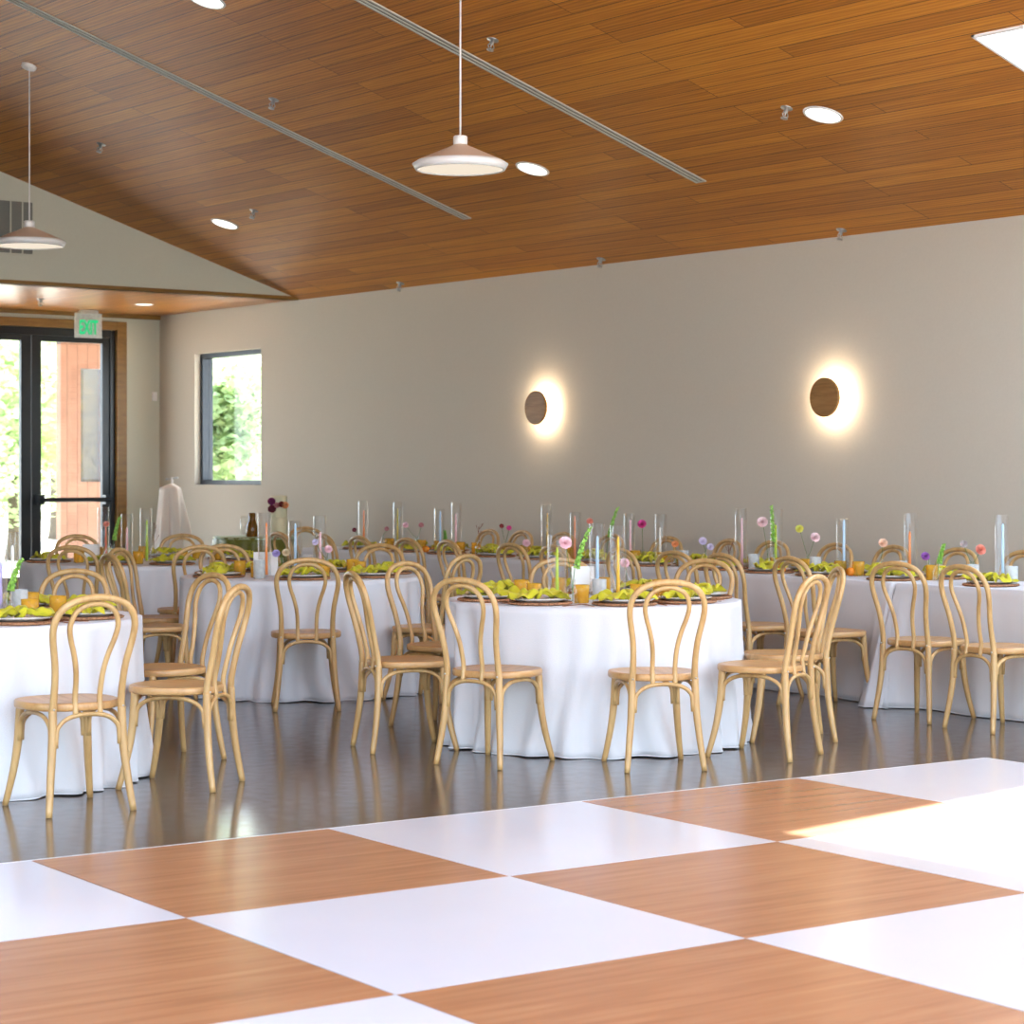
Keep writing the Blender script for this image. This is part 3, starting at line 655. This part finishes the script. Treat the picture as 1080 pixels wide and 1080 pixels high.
for i,s in enumerate(farpos):
    p=lp(s,DEP-.19); setting(p.x,p.y,tuple(-NI),'the wall side of the long tables, %s from left'%ORD[i],n,False,glassware=True); n+=1
# ------------------------------------------------------------------ candles in tall glass cylinders
CC={'orange':'#f08a3c','lime':'#b4cc2a','pale blue':'#b5d3ea','yellow':'#f3bb1c','pink':'#e9b3b4','olive yellow':'#b9ab2e','coral':'#e4704c','mustard':'#c9a032','peach':'#e58d5c','cream':'#e9e2d2','lilac':'#b9a9d8'}
CM={k:plain(k.replace(' ','_')+'_wax',S(v),.5) for k,v in CC.items()}
def taper(h,col):
    r=empty('taper_candle'); obj('candle',MB().lathe([(0,0),(.0105,0),(.0105,.02),(.009,.1),(.007,h-.015),(.004,h-.003),(0,h)],16).mesh('candle',CM[col],True),r)
    obj('wick',MB().tube([(0,0,h-.002),(.001,0,h+.008)],.0012,5).mesh('wick',M['wick']),r); return r
def hurricane(X,Z,h,col,ch,where,dx=0,wide=.043):
    """glass cylinder h tall with a taper candle ch tall inside"""
    x,y=W(X,Z); b=MB().lathe([(0,0),(wide-.001,0),(wide,.003),(wide,h-.002),(wide-.001,h),(wide-.0035,h-.001),(wide-.004,.006),(0,.005)],32)
    props(obj('hurricane_vase',b.mesh('hurricane_vase',M['glass'],True),None,(x,y,TOP)),'clear glass cylinder, %s candle, %s'%(col,where),'glass cylinder','tall glass cylinders on the tables')
    c=taper(ch,col); x,y=W(X+dx,Z); c.location=(x,y,TOP+.006); props(c,'%s taper candle, %s'%(col,where),'candle','taper candles on the tables')
tabs={'A':'on the middle round table','B':'on the front left round table','C':'on the second left round table','D':'on the rear round table'}
def hx(u,Z,vt,col,vc,where,dx=0,w=.043):
    h=CAMH+(499-vt)*Z/F-TOP; ch=CAMH+(499-vc)*Z/F-TOP-.006; hurricane((u-540)/F*Z,Z,h,col,ch,where,dx,w)
hx(587.6,11.25,564,'lime',577,tabs['A'],0,.049); hx(630,11.75,552,'pale blue',565,tabs['A']); hx(651.9,11.60,554,'yellow',565.5,tabs['A'])
hx(279,13.95,541,'orange',551,tabs['C'],.012); hx(311.5,14.15,549.5,'pale blue',552,tabs['C']); hx(337.7,14.0,544,'pink',561,tabs['C'])
hx(109,16.4,535,'coral',553,tabs['D'],.02); hx(134,16.5,542,'pink',556,tabs['D']); hx(154,16.2,536,'lime',548,tabs['D'],.006)
hx(10.5,10.2,561,'cream',575,tabs['B']+' beside the green spike',.012,.04); hx(-3,9.95,575,'lilac',592,tabs['B']+' farthest from the others',.015,.045)
WALLC=[(383,528,'orange',538),(420,529,'olive yellow',536),(463.5,536,'pale blue',539),(481.5,530,'pink',542),(576.5,532,'mustard',541),(607,540,'peach',544),(664,541,'pink',548),(697,542,'cream',556),(781.5,536,'pink',546),(819,537,'lime',553),(889,547,'pale blue',548),(960.5,541,'orange',560),(1056.5,543,'pale blue',552)]
for i,(u,vt,col,vc) in enumerate(WALLC):
    s,p=online(u,DEP/2); hx(u,p.y,vt,col,vc,'%s from left on the long tables'%ORD[i],.006*(-1)**i)
# ------------------------------------------------------------------ flowers
FC={'pink':'#f3cdd2','burgundy':'#7c2f3c','coral':'#ea9c86','dusty rose':'#c48484','violet':'#b8a6d4','beige':'#d9c39c','lilac':'#ddd2e4','magenta':'#d8488f','yellow':'#e0da6a','peach':'#f4d0b4','purple':'#a868b4','mauve grey':'#a99c98','orange':'#eca066','dark plum':'#8c3566','pale pink':'#f3d6d4','dark red':'#86302e'}
FM={k:plain(k.replace(' ','_')+'_petals',S(v),.7,noise=.08) for k,v in FC.items()}
def bloom_mesh(col,size,seed,dense=True):
    r=random.Random(seed); m=MB(); layers=6 if dense else 2
    for L in range(layers):
        el=R(8+ (75 if dense else 40)*L/max(1,layers-1)); k=11-L if dense else 9; ln=size*(1-.10*L)
        for i in range(k):
            a=2*PI*i/k+L*.37+r.uniform(-.1,.1); w=ln*.34
            rot=Matrix.Rotation(a,4,'Z')@Matrix.Rotation(-el,4,'Y'); vs=[]
            for q,(px,ww,zz) in enumerate([(0,.3,0),(.4,.9,-.04),(.75,1.0,0.0),(1.0,.55,.10)]):
                for s in (-1,0,1): vs.append(rot@Vector((px*ln,s*w*ww,(zz+(.10 if s else 0))*ln)))
            m.add(vs,[(q*3+s,q*3+s+1,q*3+s+4,q*3+s+3) for q in range(3) for s in range(2)])
    m.lathe([(0,size*.28),(size*.16,size*.2),(size*.2,0),(size*.1,-size*.16),(0,-size*.2)],10)
    me=m.mesh('bloom',FM[col],True); return me
BC={}
def flower(bx,bz,X,Z,z,col,size,where,dense=True):
    """stem from the vase foot (bx,bz) to the bloom"""
    x0,y0=W(bx,bz); x1,y1=W(X,Z); e=empty('flower',(x0,y0,TOP+.012)); dx,dy_,dz=x1-x0,y1-y0,z-TOP-.012
    cur=[(0,0,0),(dx*.1,dy_*.1,.10),(dx*.35,dy_*.35,max(dz*.55,.12)),(dx*.9,dy_*.9,dz-.015),(dx,dy_,dz)]
    obj('stem',MB().tube(cur,.0018,6,3).mesh('stem',M['stem'],True),e)
    key=(col,size,dense)
    if key not in BC: BC[key]=bloom_mesh(col,size,len(BC)+3,dense)
    o=obj('bloom',BC[key],e); o.location=(dx,dy_,dz); tx,ty=W(0,-1); o.rotation_euler=(R(66),R(random.Random(int(z*997)).uniform(-25,25)),math.atan2(ty,tx)+PI/2)
    props(e,where,'flower','single flowers in bud vases')
def spike(bx,bz,X,Z,z,where,n=16):
    x0,y0=W(bx,bz); x1,y1=W(X,Z); e=empty('green_flower_spike',(x0,y0,TOP+.012)); dx,dy_,dz=x1-x0,y1-y0,z-TOP-.012
    P=[Vector((0,0,0)),Vector((dx*.05,dy_*.05,dz*.3)),Vector((dx*.3,dy_*.3,dz*.65)),Vector((dx,dy_,dz))]
    obj('stem',MB().tube(P,.0022,6,5).mesh('stem',M['stem'],True),e); m=MB(); r=random.Random(int(z*1000))
    for i in range(n*2):
        t=.45+.55*(i/(n*2)); a=P[0]*(1-t)**3+P[1]*3*t*(1-t)**2+P[2]*3*t*t*(1-t)+P[3]*t**3; s=.0135*(1.2-.6*t)
        an=i*2.4; M4=Matrix.Translation(a)@Matrix.Rotation(an,4,'Z')@Matrix.Rotation(R(55),4,'Y')
        m.lathe([(.002,0),(s*.55,s*.7),(s,s*1.25)],7,M=M4)
    obj('bells',m.mesh('bells',M['leaf'],True),e); props(e,where,'flower','green flower spikes in bud vases')
def twig(bx,bz,z,where,seed):
    x0,y0=W(bx,bz); e=empty('dried_twig',(x0,y0,TOP+.012)); r=random.Random(seed); m=MB(); h=z-TOP
    m.tube([(0,0,0),(.005,0,h*.4),(.0,.005,h*.75),(.01,0,h)],[.002,.002,.0015,.001],5,2)
    for i in range(7):
        t=r.uniform(.45,.9); a=r.uniform(0,6.28); l=r.uniform(.03,.06); m.tube([(0,0,h*t),(l*.5*math.cos(a),l*.5*math.sin(a),h*t+l*.5),(l*.7*math.cos(a),l*.7*math.sin(a),h*t+l)],[.0015,.0013,.003],5)
    obj('stem',m.mesh('twigs',M['twig'],True),e); props(e,where,'dried flower','dried twigs in bud vases')
def vase(X,Z,where): item('vase','bud_vase',X,Z,TOP,'clear glass bud vase '+where,'vase','bud vases on the tables')
def vz(v,Z): return CAMH+(499-v)*Z/F
def cluster(uv,Z,tab,vasewhere,fl):
    X=(uv-540)/F*Z; vase(X,Z,vasewhere)
    for k,f in enumerate(fl):
        kind,u,v=f[0],f[1],f[2]; Xf=(u-540)/F*Z
        if kind=='spike': spike(X,Z,Xf,Z,vz(v,Z),f[3])
        elif kind=='twig': twig(X,Z,vz(v,Z),f[3],int(u))
        else: flower(X,Z,Xf,Z-.01-.01*k,vz(v,Z),kind,f[3],f[4],f[5] if len(f)>5 else True)
cluster(604,11.0,'A','with a pink bloom and green spike on the middle round table',[('pink',596,573,.034,'large pale pink bloom beside the lime candle on the middle round table'),('spike',623,556,'bright green bell-flower spike between the lime and pale blue candles on the middle round table')])
cluster(661,12.05,'A','behind the yellow candle on the middle round table',[('pink',658.5,594,.028,'pink bloom behind the yellow candle on the middle round table')])
cluster(297,13.9,'C','in the middle of the second left round table',[('violet',291.5,584,.026,'small violet bloom by the white card on the second left round table'),('beige',302,583,.026,'beige bloom beside the violet one on the second left round table')])
cluster(345,13.9,'C','right of the pink candle on the second left round table',[('pink',346.5,579.5,.026,'pink bloom right of the pink candle on the second left round table'),('lilac',333,572,.022,'pale lilac bloom by the pink candle on the second left round table')])
cluster(114,16.2,'D','beside the coral candle on the rear round table',[('coral',112.5,553,.024,'coral bloom above the coral candle on the rear round table')])
cluster(119,16.5,'D','with a green spike on the rear round table',[('spike',126.5,545,'green bell-flower spike in front of the door frame on the rear round table')])
cluster(162,16.3,'D','with dry twigs on the rear round table',[('twig',165,553,'dry reddish twigs in a bud vase in front of the draped stand')])
cluster(8,9.9,'B','with a green spike on the front left round table',[('spike',23,590,'green bell-flower spike leaning over the front left round table')])
WC=[(377,[('burgundy',374,559,.022)]),(404,[('dusty rose',408,558,.022)]),(440,[('pink',428,554,.026),('dusty rose',444.5,554,.024)]),(470,[('spike',469,560)]),(505,[('twig',510,555)]),(533,[('dark red',529,555,.02),('magenta',537,557,.022)]),
    (553,[('pink',555,573,.032)]),(621,[('coral',622,550,.026)]),(640,[('spike',652,535)]),(678,[('magenta',677,553,.034)]),(713,[('orange',712,574,.026)]),(744,[('lilac',741,571,.03),('lilac',749,577,.026)]),
    (769,[('twig',769,573)]),(810,[('pale pink',804,551,.038)]),(816,[('spike',813.5,533)]),(852,[('yellow',843,558,.028),('pale pink',859,567,.034)]),(929,[('peach',931,573,.03)]),(980,[('purple',975.5,587,.028)]),(989,[('spike',996,574)]),(1026,[('mauve grey',1016,574,.024),('coral',1033,580,.034)])]
for i,(u,fl) in enumerate(WC):
    s,p=online(u,DEP/2-.05+.10*(i%2)); w='%s bud vase from left on the long tables'%(ORD+['sixteenth','seventeenth','eighteenth','nineteenth','twentieth'])[i]
    out=[]
    for f in fl:
        if f[0] in('spike','twig'): out.append((f[0],f[1],f[2],('green bell-flower spike in the ' if f[0]=='spike' else 'dry twigs in the ')+w))
        else: out.append((f[0],f[1],f[2],f[3],f[0]+' bloom'+(' lower right' if len(fl)>1 and f is fl[1] and f[0]==fl[0][0] else '')+' in the '+w,f[3]>.024))
    cluster(u,p.y,'W','(%s from left) on the long tables'%(ORD+['sixteenth','seventeenth','eighteenth','nineteenth','twentieth'])[i],out)
# frosted glasses, bowls, fruit, cards
def fg(u,Z,lb,kind='frost'): item(kind,'frosted_glass' if kind=='frost' else 'glass_bowl',(u-540)/F*Z,Z,TOP,lb,'glass' if kind=='frost' else 'bowl','frosted glasses on the tables' if kind=='frost' else 'clear glass bowls on the tables')
fg(632,11.15,'frosted ribbed glass below the pale blue candle on the middle round table'); fg(273.5,13.6,'frosted ribbed glass left of the amber tumbler on the second left round table')
fg(21,10.15,'frosted glass on the front left round table'); fg(324,14.5,'frosted glass behind the front chair on the second left round table')
fg(118,16.1,'clear glass bowl left of the pink candle on the rear round table','bowl'); fg(141,16.2,'clear glass bowl right of the pink candle on the rear round table','bowl')
for i,u in enumerate((721,795,860,950.5,1026,1067)):
    s,p=online(u,DEP/2-.10); fg(u,p.y,'frosted ribbed glass, %s from the left on the long wall tables'%ORD[i])
for i,(u,off) in enumerate(((449,.25),(824,.2),(886,.12),(897,.35))):
    s,p=online(u,off); o=item('fruit','clementine',p.x,p.y,TOP,'small orange clementine, %s from the left on the long wall tables'%ORD[i],'fruit','clementines on the long tables',0,MB().lathe([(0,.002),(.012,.0),(.025,.01),(.031,.027),(.026,.044),(.012,.053),(0,.052)],20).mesh('clementine',M['orange'],True))
def card(u,Z,w,h,rz,lb,tilt=8):
    X=(u-540)/F*Z; x,y=W(X,Z); b=MB().box(-w/2,w/2,-.001,.001,0,h,Matrix.Rotation(R(tilt),4,'X')); b.box(-w/2,w/2,-.001,.001,0,h,Matrix.Translation((0,h*math.sin(R(tilt))*-2,0))@Matrix.Rotation(-R(tilt),4,'X'))
    o=obj('table_card',b.mesh('table_card',M['card']),None,(x,y,TOP)); o.rotation_euler=(0,0,-YAW+rz); props(o,lb,'card','folded white cards on the tables')
card(280.5,14.05,.155,.15,.05,'folded white card behind the orange candle on the second left round table'); card(96.5,16.5,.125,.12,.1,'folded white card left of the coral candle on the rear round table'); card(613,11.9,.13,.15,.35,'folded white card behind the green spike on the middle round table')
# ------------------------------------------------------------------ cocktail table with cake
X,Z=(268-540)/F*21.3,21.3; x,y=W(X,Z); GT=.775; e=empty('cocktail_table',(x,y,0)); props(e,'small round cocktail table under a gold-green cloth near the window','table')
rd=.40; vs=[];fs=[];nn=160
rings=[(0.0,GT,0),(.6*rd,GT,0),(.98*rd,GT,0)]
for k in range(15): rings.append((rd+.02*k/14,GT-.003-(GT-.01)*k/14,.022*min(1,k/6)))
for r_,z_,a_ in rings:
    for i in range(nn): a=2*PI*i/nn; q=r_+a_*(math.sin(17*a)+.5*math.sin(29*a+1)); vs.append((q*math.cos(a),q*math.sin(a),z_))
for k in range(len(rings)-1):
    for i in range(nn): j=(i+1)%nn; fs.append((k*nn+i,(k+1)*nn+i,(k+1)*nn+j,k*nn+j))
obj('table_skirt',mesh('skirt',vs,fs,M['sequin'],True),e); obj('table_top_cover',MB().lathe([(0,GT+.001),(rd*.985,GT+.001),(rd*1.0,GT-.004),(rd*1.004,GT-.02),(rd*.995,GT-.02)],64).mesh('topcover',M['sequintop'],True),e)
def gpt(u,Z): return W((u-540)/F*Z,Z)
cz=21.2; x,y=gpt(294,cz); ctop=CAMH+(499-523)*cz/F; e=empty('cake',(x,y,GT+.002)); props(e,'slim two-tier cream cake topped with flowers on the green cocktail table','cake')
hh=ctop-GT; obj('lower_tier',MB().lathe([(0,0),(.083,0),(.085,.003),(.085,hh*.45),(.082,hh*.47),(0,hh*.47)],40).mesh('tier',M['cake'],True),e)
obj('upper_tier',MB().lathe([(0,hh*.47),(.079,hh*.47),(.081,hh*.48),(.081,hh-.01),(.076,hh),(0,hh)],40).mesh('tier',M['cake'],True),e)
for i,(u,v,col,s) in enumerate(((286.5,529,'dark plum',.04),(287,537,'burgundy',.042),(292,533,'dusty rose',.03),(297,532,'dark red',.032),(301,533,'orange',.036))):
    x2,y2=gpt(u,cz-.085); key=('cake',col,s); o=obj('cake_flower',bloom_mesh(col,s,50+i),None,(x2,y2,CAMH+(499-v)*cz/F)); o.rotation_euler=(R(70),0,-YAW)
    props(o,'%s bloom on the front of the cream cake, %s from the left'%(col,ORD[i]),'flower','flowers on the cake')
x,y=gpt(266,21.1); hz=CAMH+(499-541)*21.1/F-GT
props(obj('brown_bottle',MB().lathe([(0,0),(.055,0),(.06,.006),(.058,hz*.42),(.04,hz*.6),(.032,hz*.72),(.034,hz-.004),(.03,hz),(.026,hz-.006),(0,hz-.02)],32).mesh('brown_bottle',M['brownglass'],True),None,(x,y,GT+.002)),'opaque brown glass bottle vase on the green cocktail table','bottle')
for i,(u,z_) in enumerate(((257.5,21.25),)):
    x,y=gpt(u,z_); props(obj('hurricane_vase',MB().lathe([(0,0),(.04,0),(.04,.20),(.037,.20),(.037,.006),(0,.005)],24).mesh('hurricane_vase',M['glass'],True),None,(x,y,GT+.002)),'clear glass cylinder left of the brown bottle on the green cocktail table','glass cylinder')
# ------------------------------------------------------------------ draped stand in the corner
Zs=22.6; x,y=gpt(181.5,Zs); ht=CAMH+(499-503.5)*Zs/F; e=empty('coat_stand',(x,y,0),-YAW); props(e,'thin pale metal stand with a small cross knob, under an ivory cloth in the corner','stand')
obj('pole',MB().tube([(0,0,.02),(0,0,ht)],.011,10).mesh('pole',M['white'],True),e)
b=MB(); b.tube([(-.05,0,ht-.02),(.05,0,ht-.005)],.008,8); b.lathe([(0,0),(.016,.004),(.016,.018),(0,.022)],12,c=(-.055,0,ht-.03)); b.lathe([(0,0),(.016,.004),(.016,.018),(0,.022)],12,c=(.05,0,ht-.015)); obj('cross_knob',b.mesh('cross_knob',M['chrome'],True),e)
for k in range(3):
    a=k*2*PI/3+.4; obj('leg',MB().tube([(0,0,.22),(.12*math.cos(a),.12*math.sin(a),.12),(.26*math.cos(a),.26*math.sin(a),.01)],.01,8,3).mesh('leg',M['white'],True),e)
# ivory cloth: gathered at the peak, shoulders, flare at right
n=120;K=26;vs=[];fs=[];zt=CAMH+(499-509.5)*Zs/F; zb=CAMH+(499-566)*Zs/F-.25
for k in range(K+1):
    t=k/K
    for i in range(n):
        a=2*PI*i/n; c,s=math.cos(a),math.sin(a)
        q=min(1,t/.03)**.5; lft=(.125+.09*t)*q; rgt=((.085+.085*min(1,t/.66)) if t<.68 else .098)*q; frn=(.09+.05*t)*q
        wd=rgt if c>0 else lft; r=1/math.sqrt((c/max(wd,.004))**2+(s/max(frn,.004))**2)
        r*=1+(.13*math.sin(5*a+1)+.10*math.sin(9*a+2))*min(1,t*2)
        zz=zt-(zt-zb)*t
        vs.append((r*c,r*s,zz-.02*q*abs(c)))
for k in range(K):
    for i in range(n): j=(i+1)%n; fs.append((k*n+i,(k+1)*n+i,(k+1)*n+j,k*n+j))
o=obj('draped_cloth',mesh('draped_cloth',vs,fs,M['ivory'],True),None,(x,y,0)); o.rotation_euler=(0,0,-YAW); props(o,'ivory cloth draped over the thin stand in the corner beside the window','cloth')
o.modifiers.new('t','SOLIDIFY').thickness=.003
# ------------------------------------------------------------------ outside
struct('ground',MB().box(-40,70,-30,80,-.4,-.13).mesh('ground',plain('pale_gravel',S('#c9c3b8'),.9,noise=.1,scale=8)))
# cedar-clad wing wall beyond the door; foliage reflection painted behind its window pane
k=(64-540)/F; yw=25.0; Zw=yw/(-SY*k+CY); xw=(CY*k+SY)*Zw; e=empty('cedar_wall',(xw,yw,0)); props(e,'cedar-clad wing of the building seen through the glazed door','wall')
ka=lambda u:(CY*(u-540)/F+SY)*yw/(-SY*(u-540)/F+CY)-xw
wa,wb=ka(85),ka(107); zA,zB=1.28,2.70
b=MB(); 
for bx in ((0,wa,0,.12,-.13,3.6),(wb,1.35,0,.12,-.13,3.6),(wa,wb,0,.12,-.13,zA),(wa,wb,0,.12,zB,3.6)): b.box(*bx)
obj('cladding',b.mesh('cladding',M['cedar']),e)
obj('window_pane',MB().box(wa,wb,.02,.03,zA,zB).mesh('window_pane',glass('reflecting_pane',(.8,.75,.66,1),.02,.12,.03)),e); b=MB()
obj('reflection_sheet',MB().box(wa,wb,.10,.12,zA,zB).mesh('reflection_sheet',plain('painted_foliage_reflection',S('#7d7852'),.8,noise=.35,scale=14)),e)
# unseen slabs added to block sun: over the door, and eaves along the long wall
struct('roof',MB().box(6.0,14.2,22.02,25.6,3.35,3.55).mesh('porch_sun_block',M['cedar']))
struct('roof',MB().box(WALLX+.22,WALLX+1.6,-2.8,22.0,3.0,3.2).mesh('eaves_sun_block',M['cedar']))
# trees and shrubs
LEAF=[]
def lmat(name,c1,c2):
    m,nt,b=base(name); o=nt.nodes['Material Output']; n=N(nt,'ShaderNodeTexNoise',Scale=1.3,Detail=3.0); nt.links.new(coords(nt),n.inputs['Vector'])
    c=ramp(nt,n.outputs['Fac'],[(.35,c1),(.65,c2)]); nt.links.new(c,b.inputs['Base Color']); b.inputs['Roughness'].default_value=.6
    tr=nt.nodes.new('ShaderNodeBsdfTranslucent'); nt.links.new(c,tr.inputs['Color']); mx=nt.nodes.new('ShaderNodeMixShader'); mx.inputs[0].default_value=.5
    nt.links.new(b.outputs[0],mx.inputs[1]); nt.links.new(tr.outputs[0],mx.inputs[2]); nt.links.new(mx.outputs[0],o.inputs[0]); return m
LEAF=[lmat('light_foliage',S('#a9bd84'),S('#cddcab')),lmat('mid_foliage',S('#93a974'),S('#bccf9c'))]
bark=plain('bark',S('#5a4c3e'),.9,noise=.2)
def crown_mesh(seed,rad,h,n,ls):
    r=random.Random(seed); vs=[];fs=[]; blobs=[(r.gauss(0,rad*.42),r.gauss(0,rad*.42),r.uniform(.15,1)*h,r.uniform(.28,.5)*rad) for _ in range(22)]
    for i in range(n):
        bx,by,bz,br=blobs[i%22]; d=Vector((r.gauss(0,1),r.gauss(0,1),r.gauss(0,1))).normalized()*br*r.uniform(.7,1.05); c=Vector((bx,by,bz))+d
        M3=Matrix.Rotation(r.uniform(0,6.28),3,'Z')@Matrix.Rotation(r.uniform(0,3.14),3,'X'); s=ls*r.uniform(.7,1.3); b0=len(vs)
        for q in ((-.5,-.1,0),(0,-.35,.06),(.5,0,0),(0,.35,.06)): vs.append(c+M3@(Vector(q)*s))
        fs.append((b0,b0+1,b0+2,b0+3))
    return vs,fs
def tree(name,x,y,rad,h,base_z,seed,label,mi=0,n=9000,ls=.16,trunk=True):
    e=empty(name,(x,y,-.13)); props(e,label,'tree' if trunk else 'shrub','trees and shrubs outside')
    vs,fs=crown_mesh(seed,rad,h,n,ls); obj('foliage',mesh('foliage',[(v[0],v[1],v[2]+base_z) for v in vs],fs,LEAF[mi]),e)
    if trunk: obj('trunk',MB().tube([(0,0,0),(.05,0,base_z*.6),(0,.1,base_z+h*.5)],[.14,.11,.05],10,3).mesh('trunk',bark,True),e)
def out(u,Z): return W((u-540)/F*Z,Z)
for i,(u,Z,rad,h,bz,lb,mi,tr_) in enumerate([(12,38,2.0,3.4,.9,'light green tree outside the left pane of the glazed door',0,True),(56,50,2.4,4.6,1.2,'light green tree outside, between the door stile and the cedar wall',0,True),
      (226,30,.95,2.9,-.15,'leafy green shrub outside the lower left of the small window',1,False),(264,37,1.3,3.2,-.15,'leafy green shrub outside the lower right of the small window',0,False),(250,52,3.4,5.5,1.5,'pale green tree farther off outside the small window',0,True),
      (-20,62,3.6,5.5,1.2,'green tree outside the left pane of the door, farther off behind the first',0,True)]):
    x,y=out(u,Z); tree('tree' if tr_ else 'shrub',x,y,rad,h,bz,30+i,lb,mi,trunk=tr_)
# ------------------------------------------------------------------ light
w=bpy.data.worlds.new('sky'); SC.world=w; w.use_nodes=True; nt=w.node_tree; nt.nodes.clear()
o=nt.nodes.new('ShaderNodeOutputWorld'); bg=nt.nodes.new('ShaderNodeBackground'); sk_=nt.nodes.new('ShaderNodeTexSky'); sk_.sky_type='NISHITA'; sk_.sun_disc=False; sk_.sun_elevation=R(41.9)
SUN=Vector((-.965,-.553,-1)).normalized(); sk_.sun_rotation=math.atan2(.965,.553); sk_.air_density=1.2; sk_.dust_density=3.0
mx=nt.nodes.new('ShaderNodeMix'); mx.data_type='RGBA'; mx.inputs[0].default_value=.5; mx.inputs[7].default_value=(.70,.86,1.08,1)
sc_=nt.nodes.new('ShaderNodeVectorMath'); sc_.operation='SCALE'; sc_.inputs[3].default_value=.16
nt.links.new(sk_.outputs[0],sc_.inputs[0]); nt.links.new(sc_.outputs[0],mx.inputs[6]); nt.links.new(mx.outputs[2],bg.inputs[0]); bg.inputs[1].default_value=3.0; nt.links.new(bg.outputs[0],o.inputs[0])
l=bpy.data.lights.new('sun','SUN'); l.energy=9.0; l.angle=R(.6); l.color=(1,.95,.88); so=obj('sun',l); so.rotation_euler=SUN.to_track_quat('-Z','Y').to_euler(); so.location=(30,25,30)
def portal(loc,rot,sx,sy):
    l=bpy.data.lights.new('portal','AREA'); l.shape='RECTANGLE'; l.size=sx; l.size_y=sy; l.cycles.is_portal=True; o=obj('daylight_portal',l,None,loc); o.rotation_euler=rot
for a0,a1,z0,z1 in OPW: portal((-3.84,(a0+a1)/2,(z0+z1)/2),(0,-PI/2,0),z1-z0,a1-a0)
portal((4,BY+.02,1.55),(PI/2,0,0),15.6,2.9); portal((4,BY+.02,4.4),(PI/2,0,0),15.6,2.5)
portal(((DOOR[0]+DOOR[1])/2,ENDY-.02,1.5),(-PI/2,0,0),4.4,3.0); portal((WALLX-.01,(WIN[0]+WIN[1])/2,(WIN[2]+WIN[3])/2),(0,PI/2,0),1.42,1.39)
portal(((SKX[0]+SKX[1])/2,(SKY[0]+SKY[1])/2,roof(10.3)-.02),(0,TILT,0),2.0,9.7)
portal((1.4,3.2,roof(2*RIDX-1.4)-.02),(0,-TILT,0),2.0,9.5)
# ------------------------------------------------------------------ camera and view
c=bpy.data.cameras.new('camera'); c.sensor_width=36; c.lens=F/1080*36; c.shift_y=-41/1080; c.clip_end=300
co=obj('camera',c,None,(0,0,CAMH)); co.rotation_euler=(PI/2,0,-YAW); SC.camera=co
c.dof.use_dof=True; c.dof.focus_distance=10.9; c.dof.aperture_fstop=5.6
vs_=SC.view_settings; vs_.view_transform='Standard'; vs_.look='None'; vs_.gamma=1; vs_.use_curve_mapping=False; vs_.exposure=1.85
SC.cycles.max_bounces=10; SC.cycles.diffuse_bounces=5; SC.cycles.transparent_max_bounces=24; SC.cycles.use_denoising=True; SC.cycles.sample_clamp_indirect=6
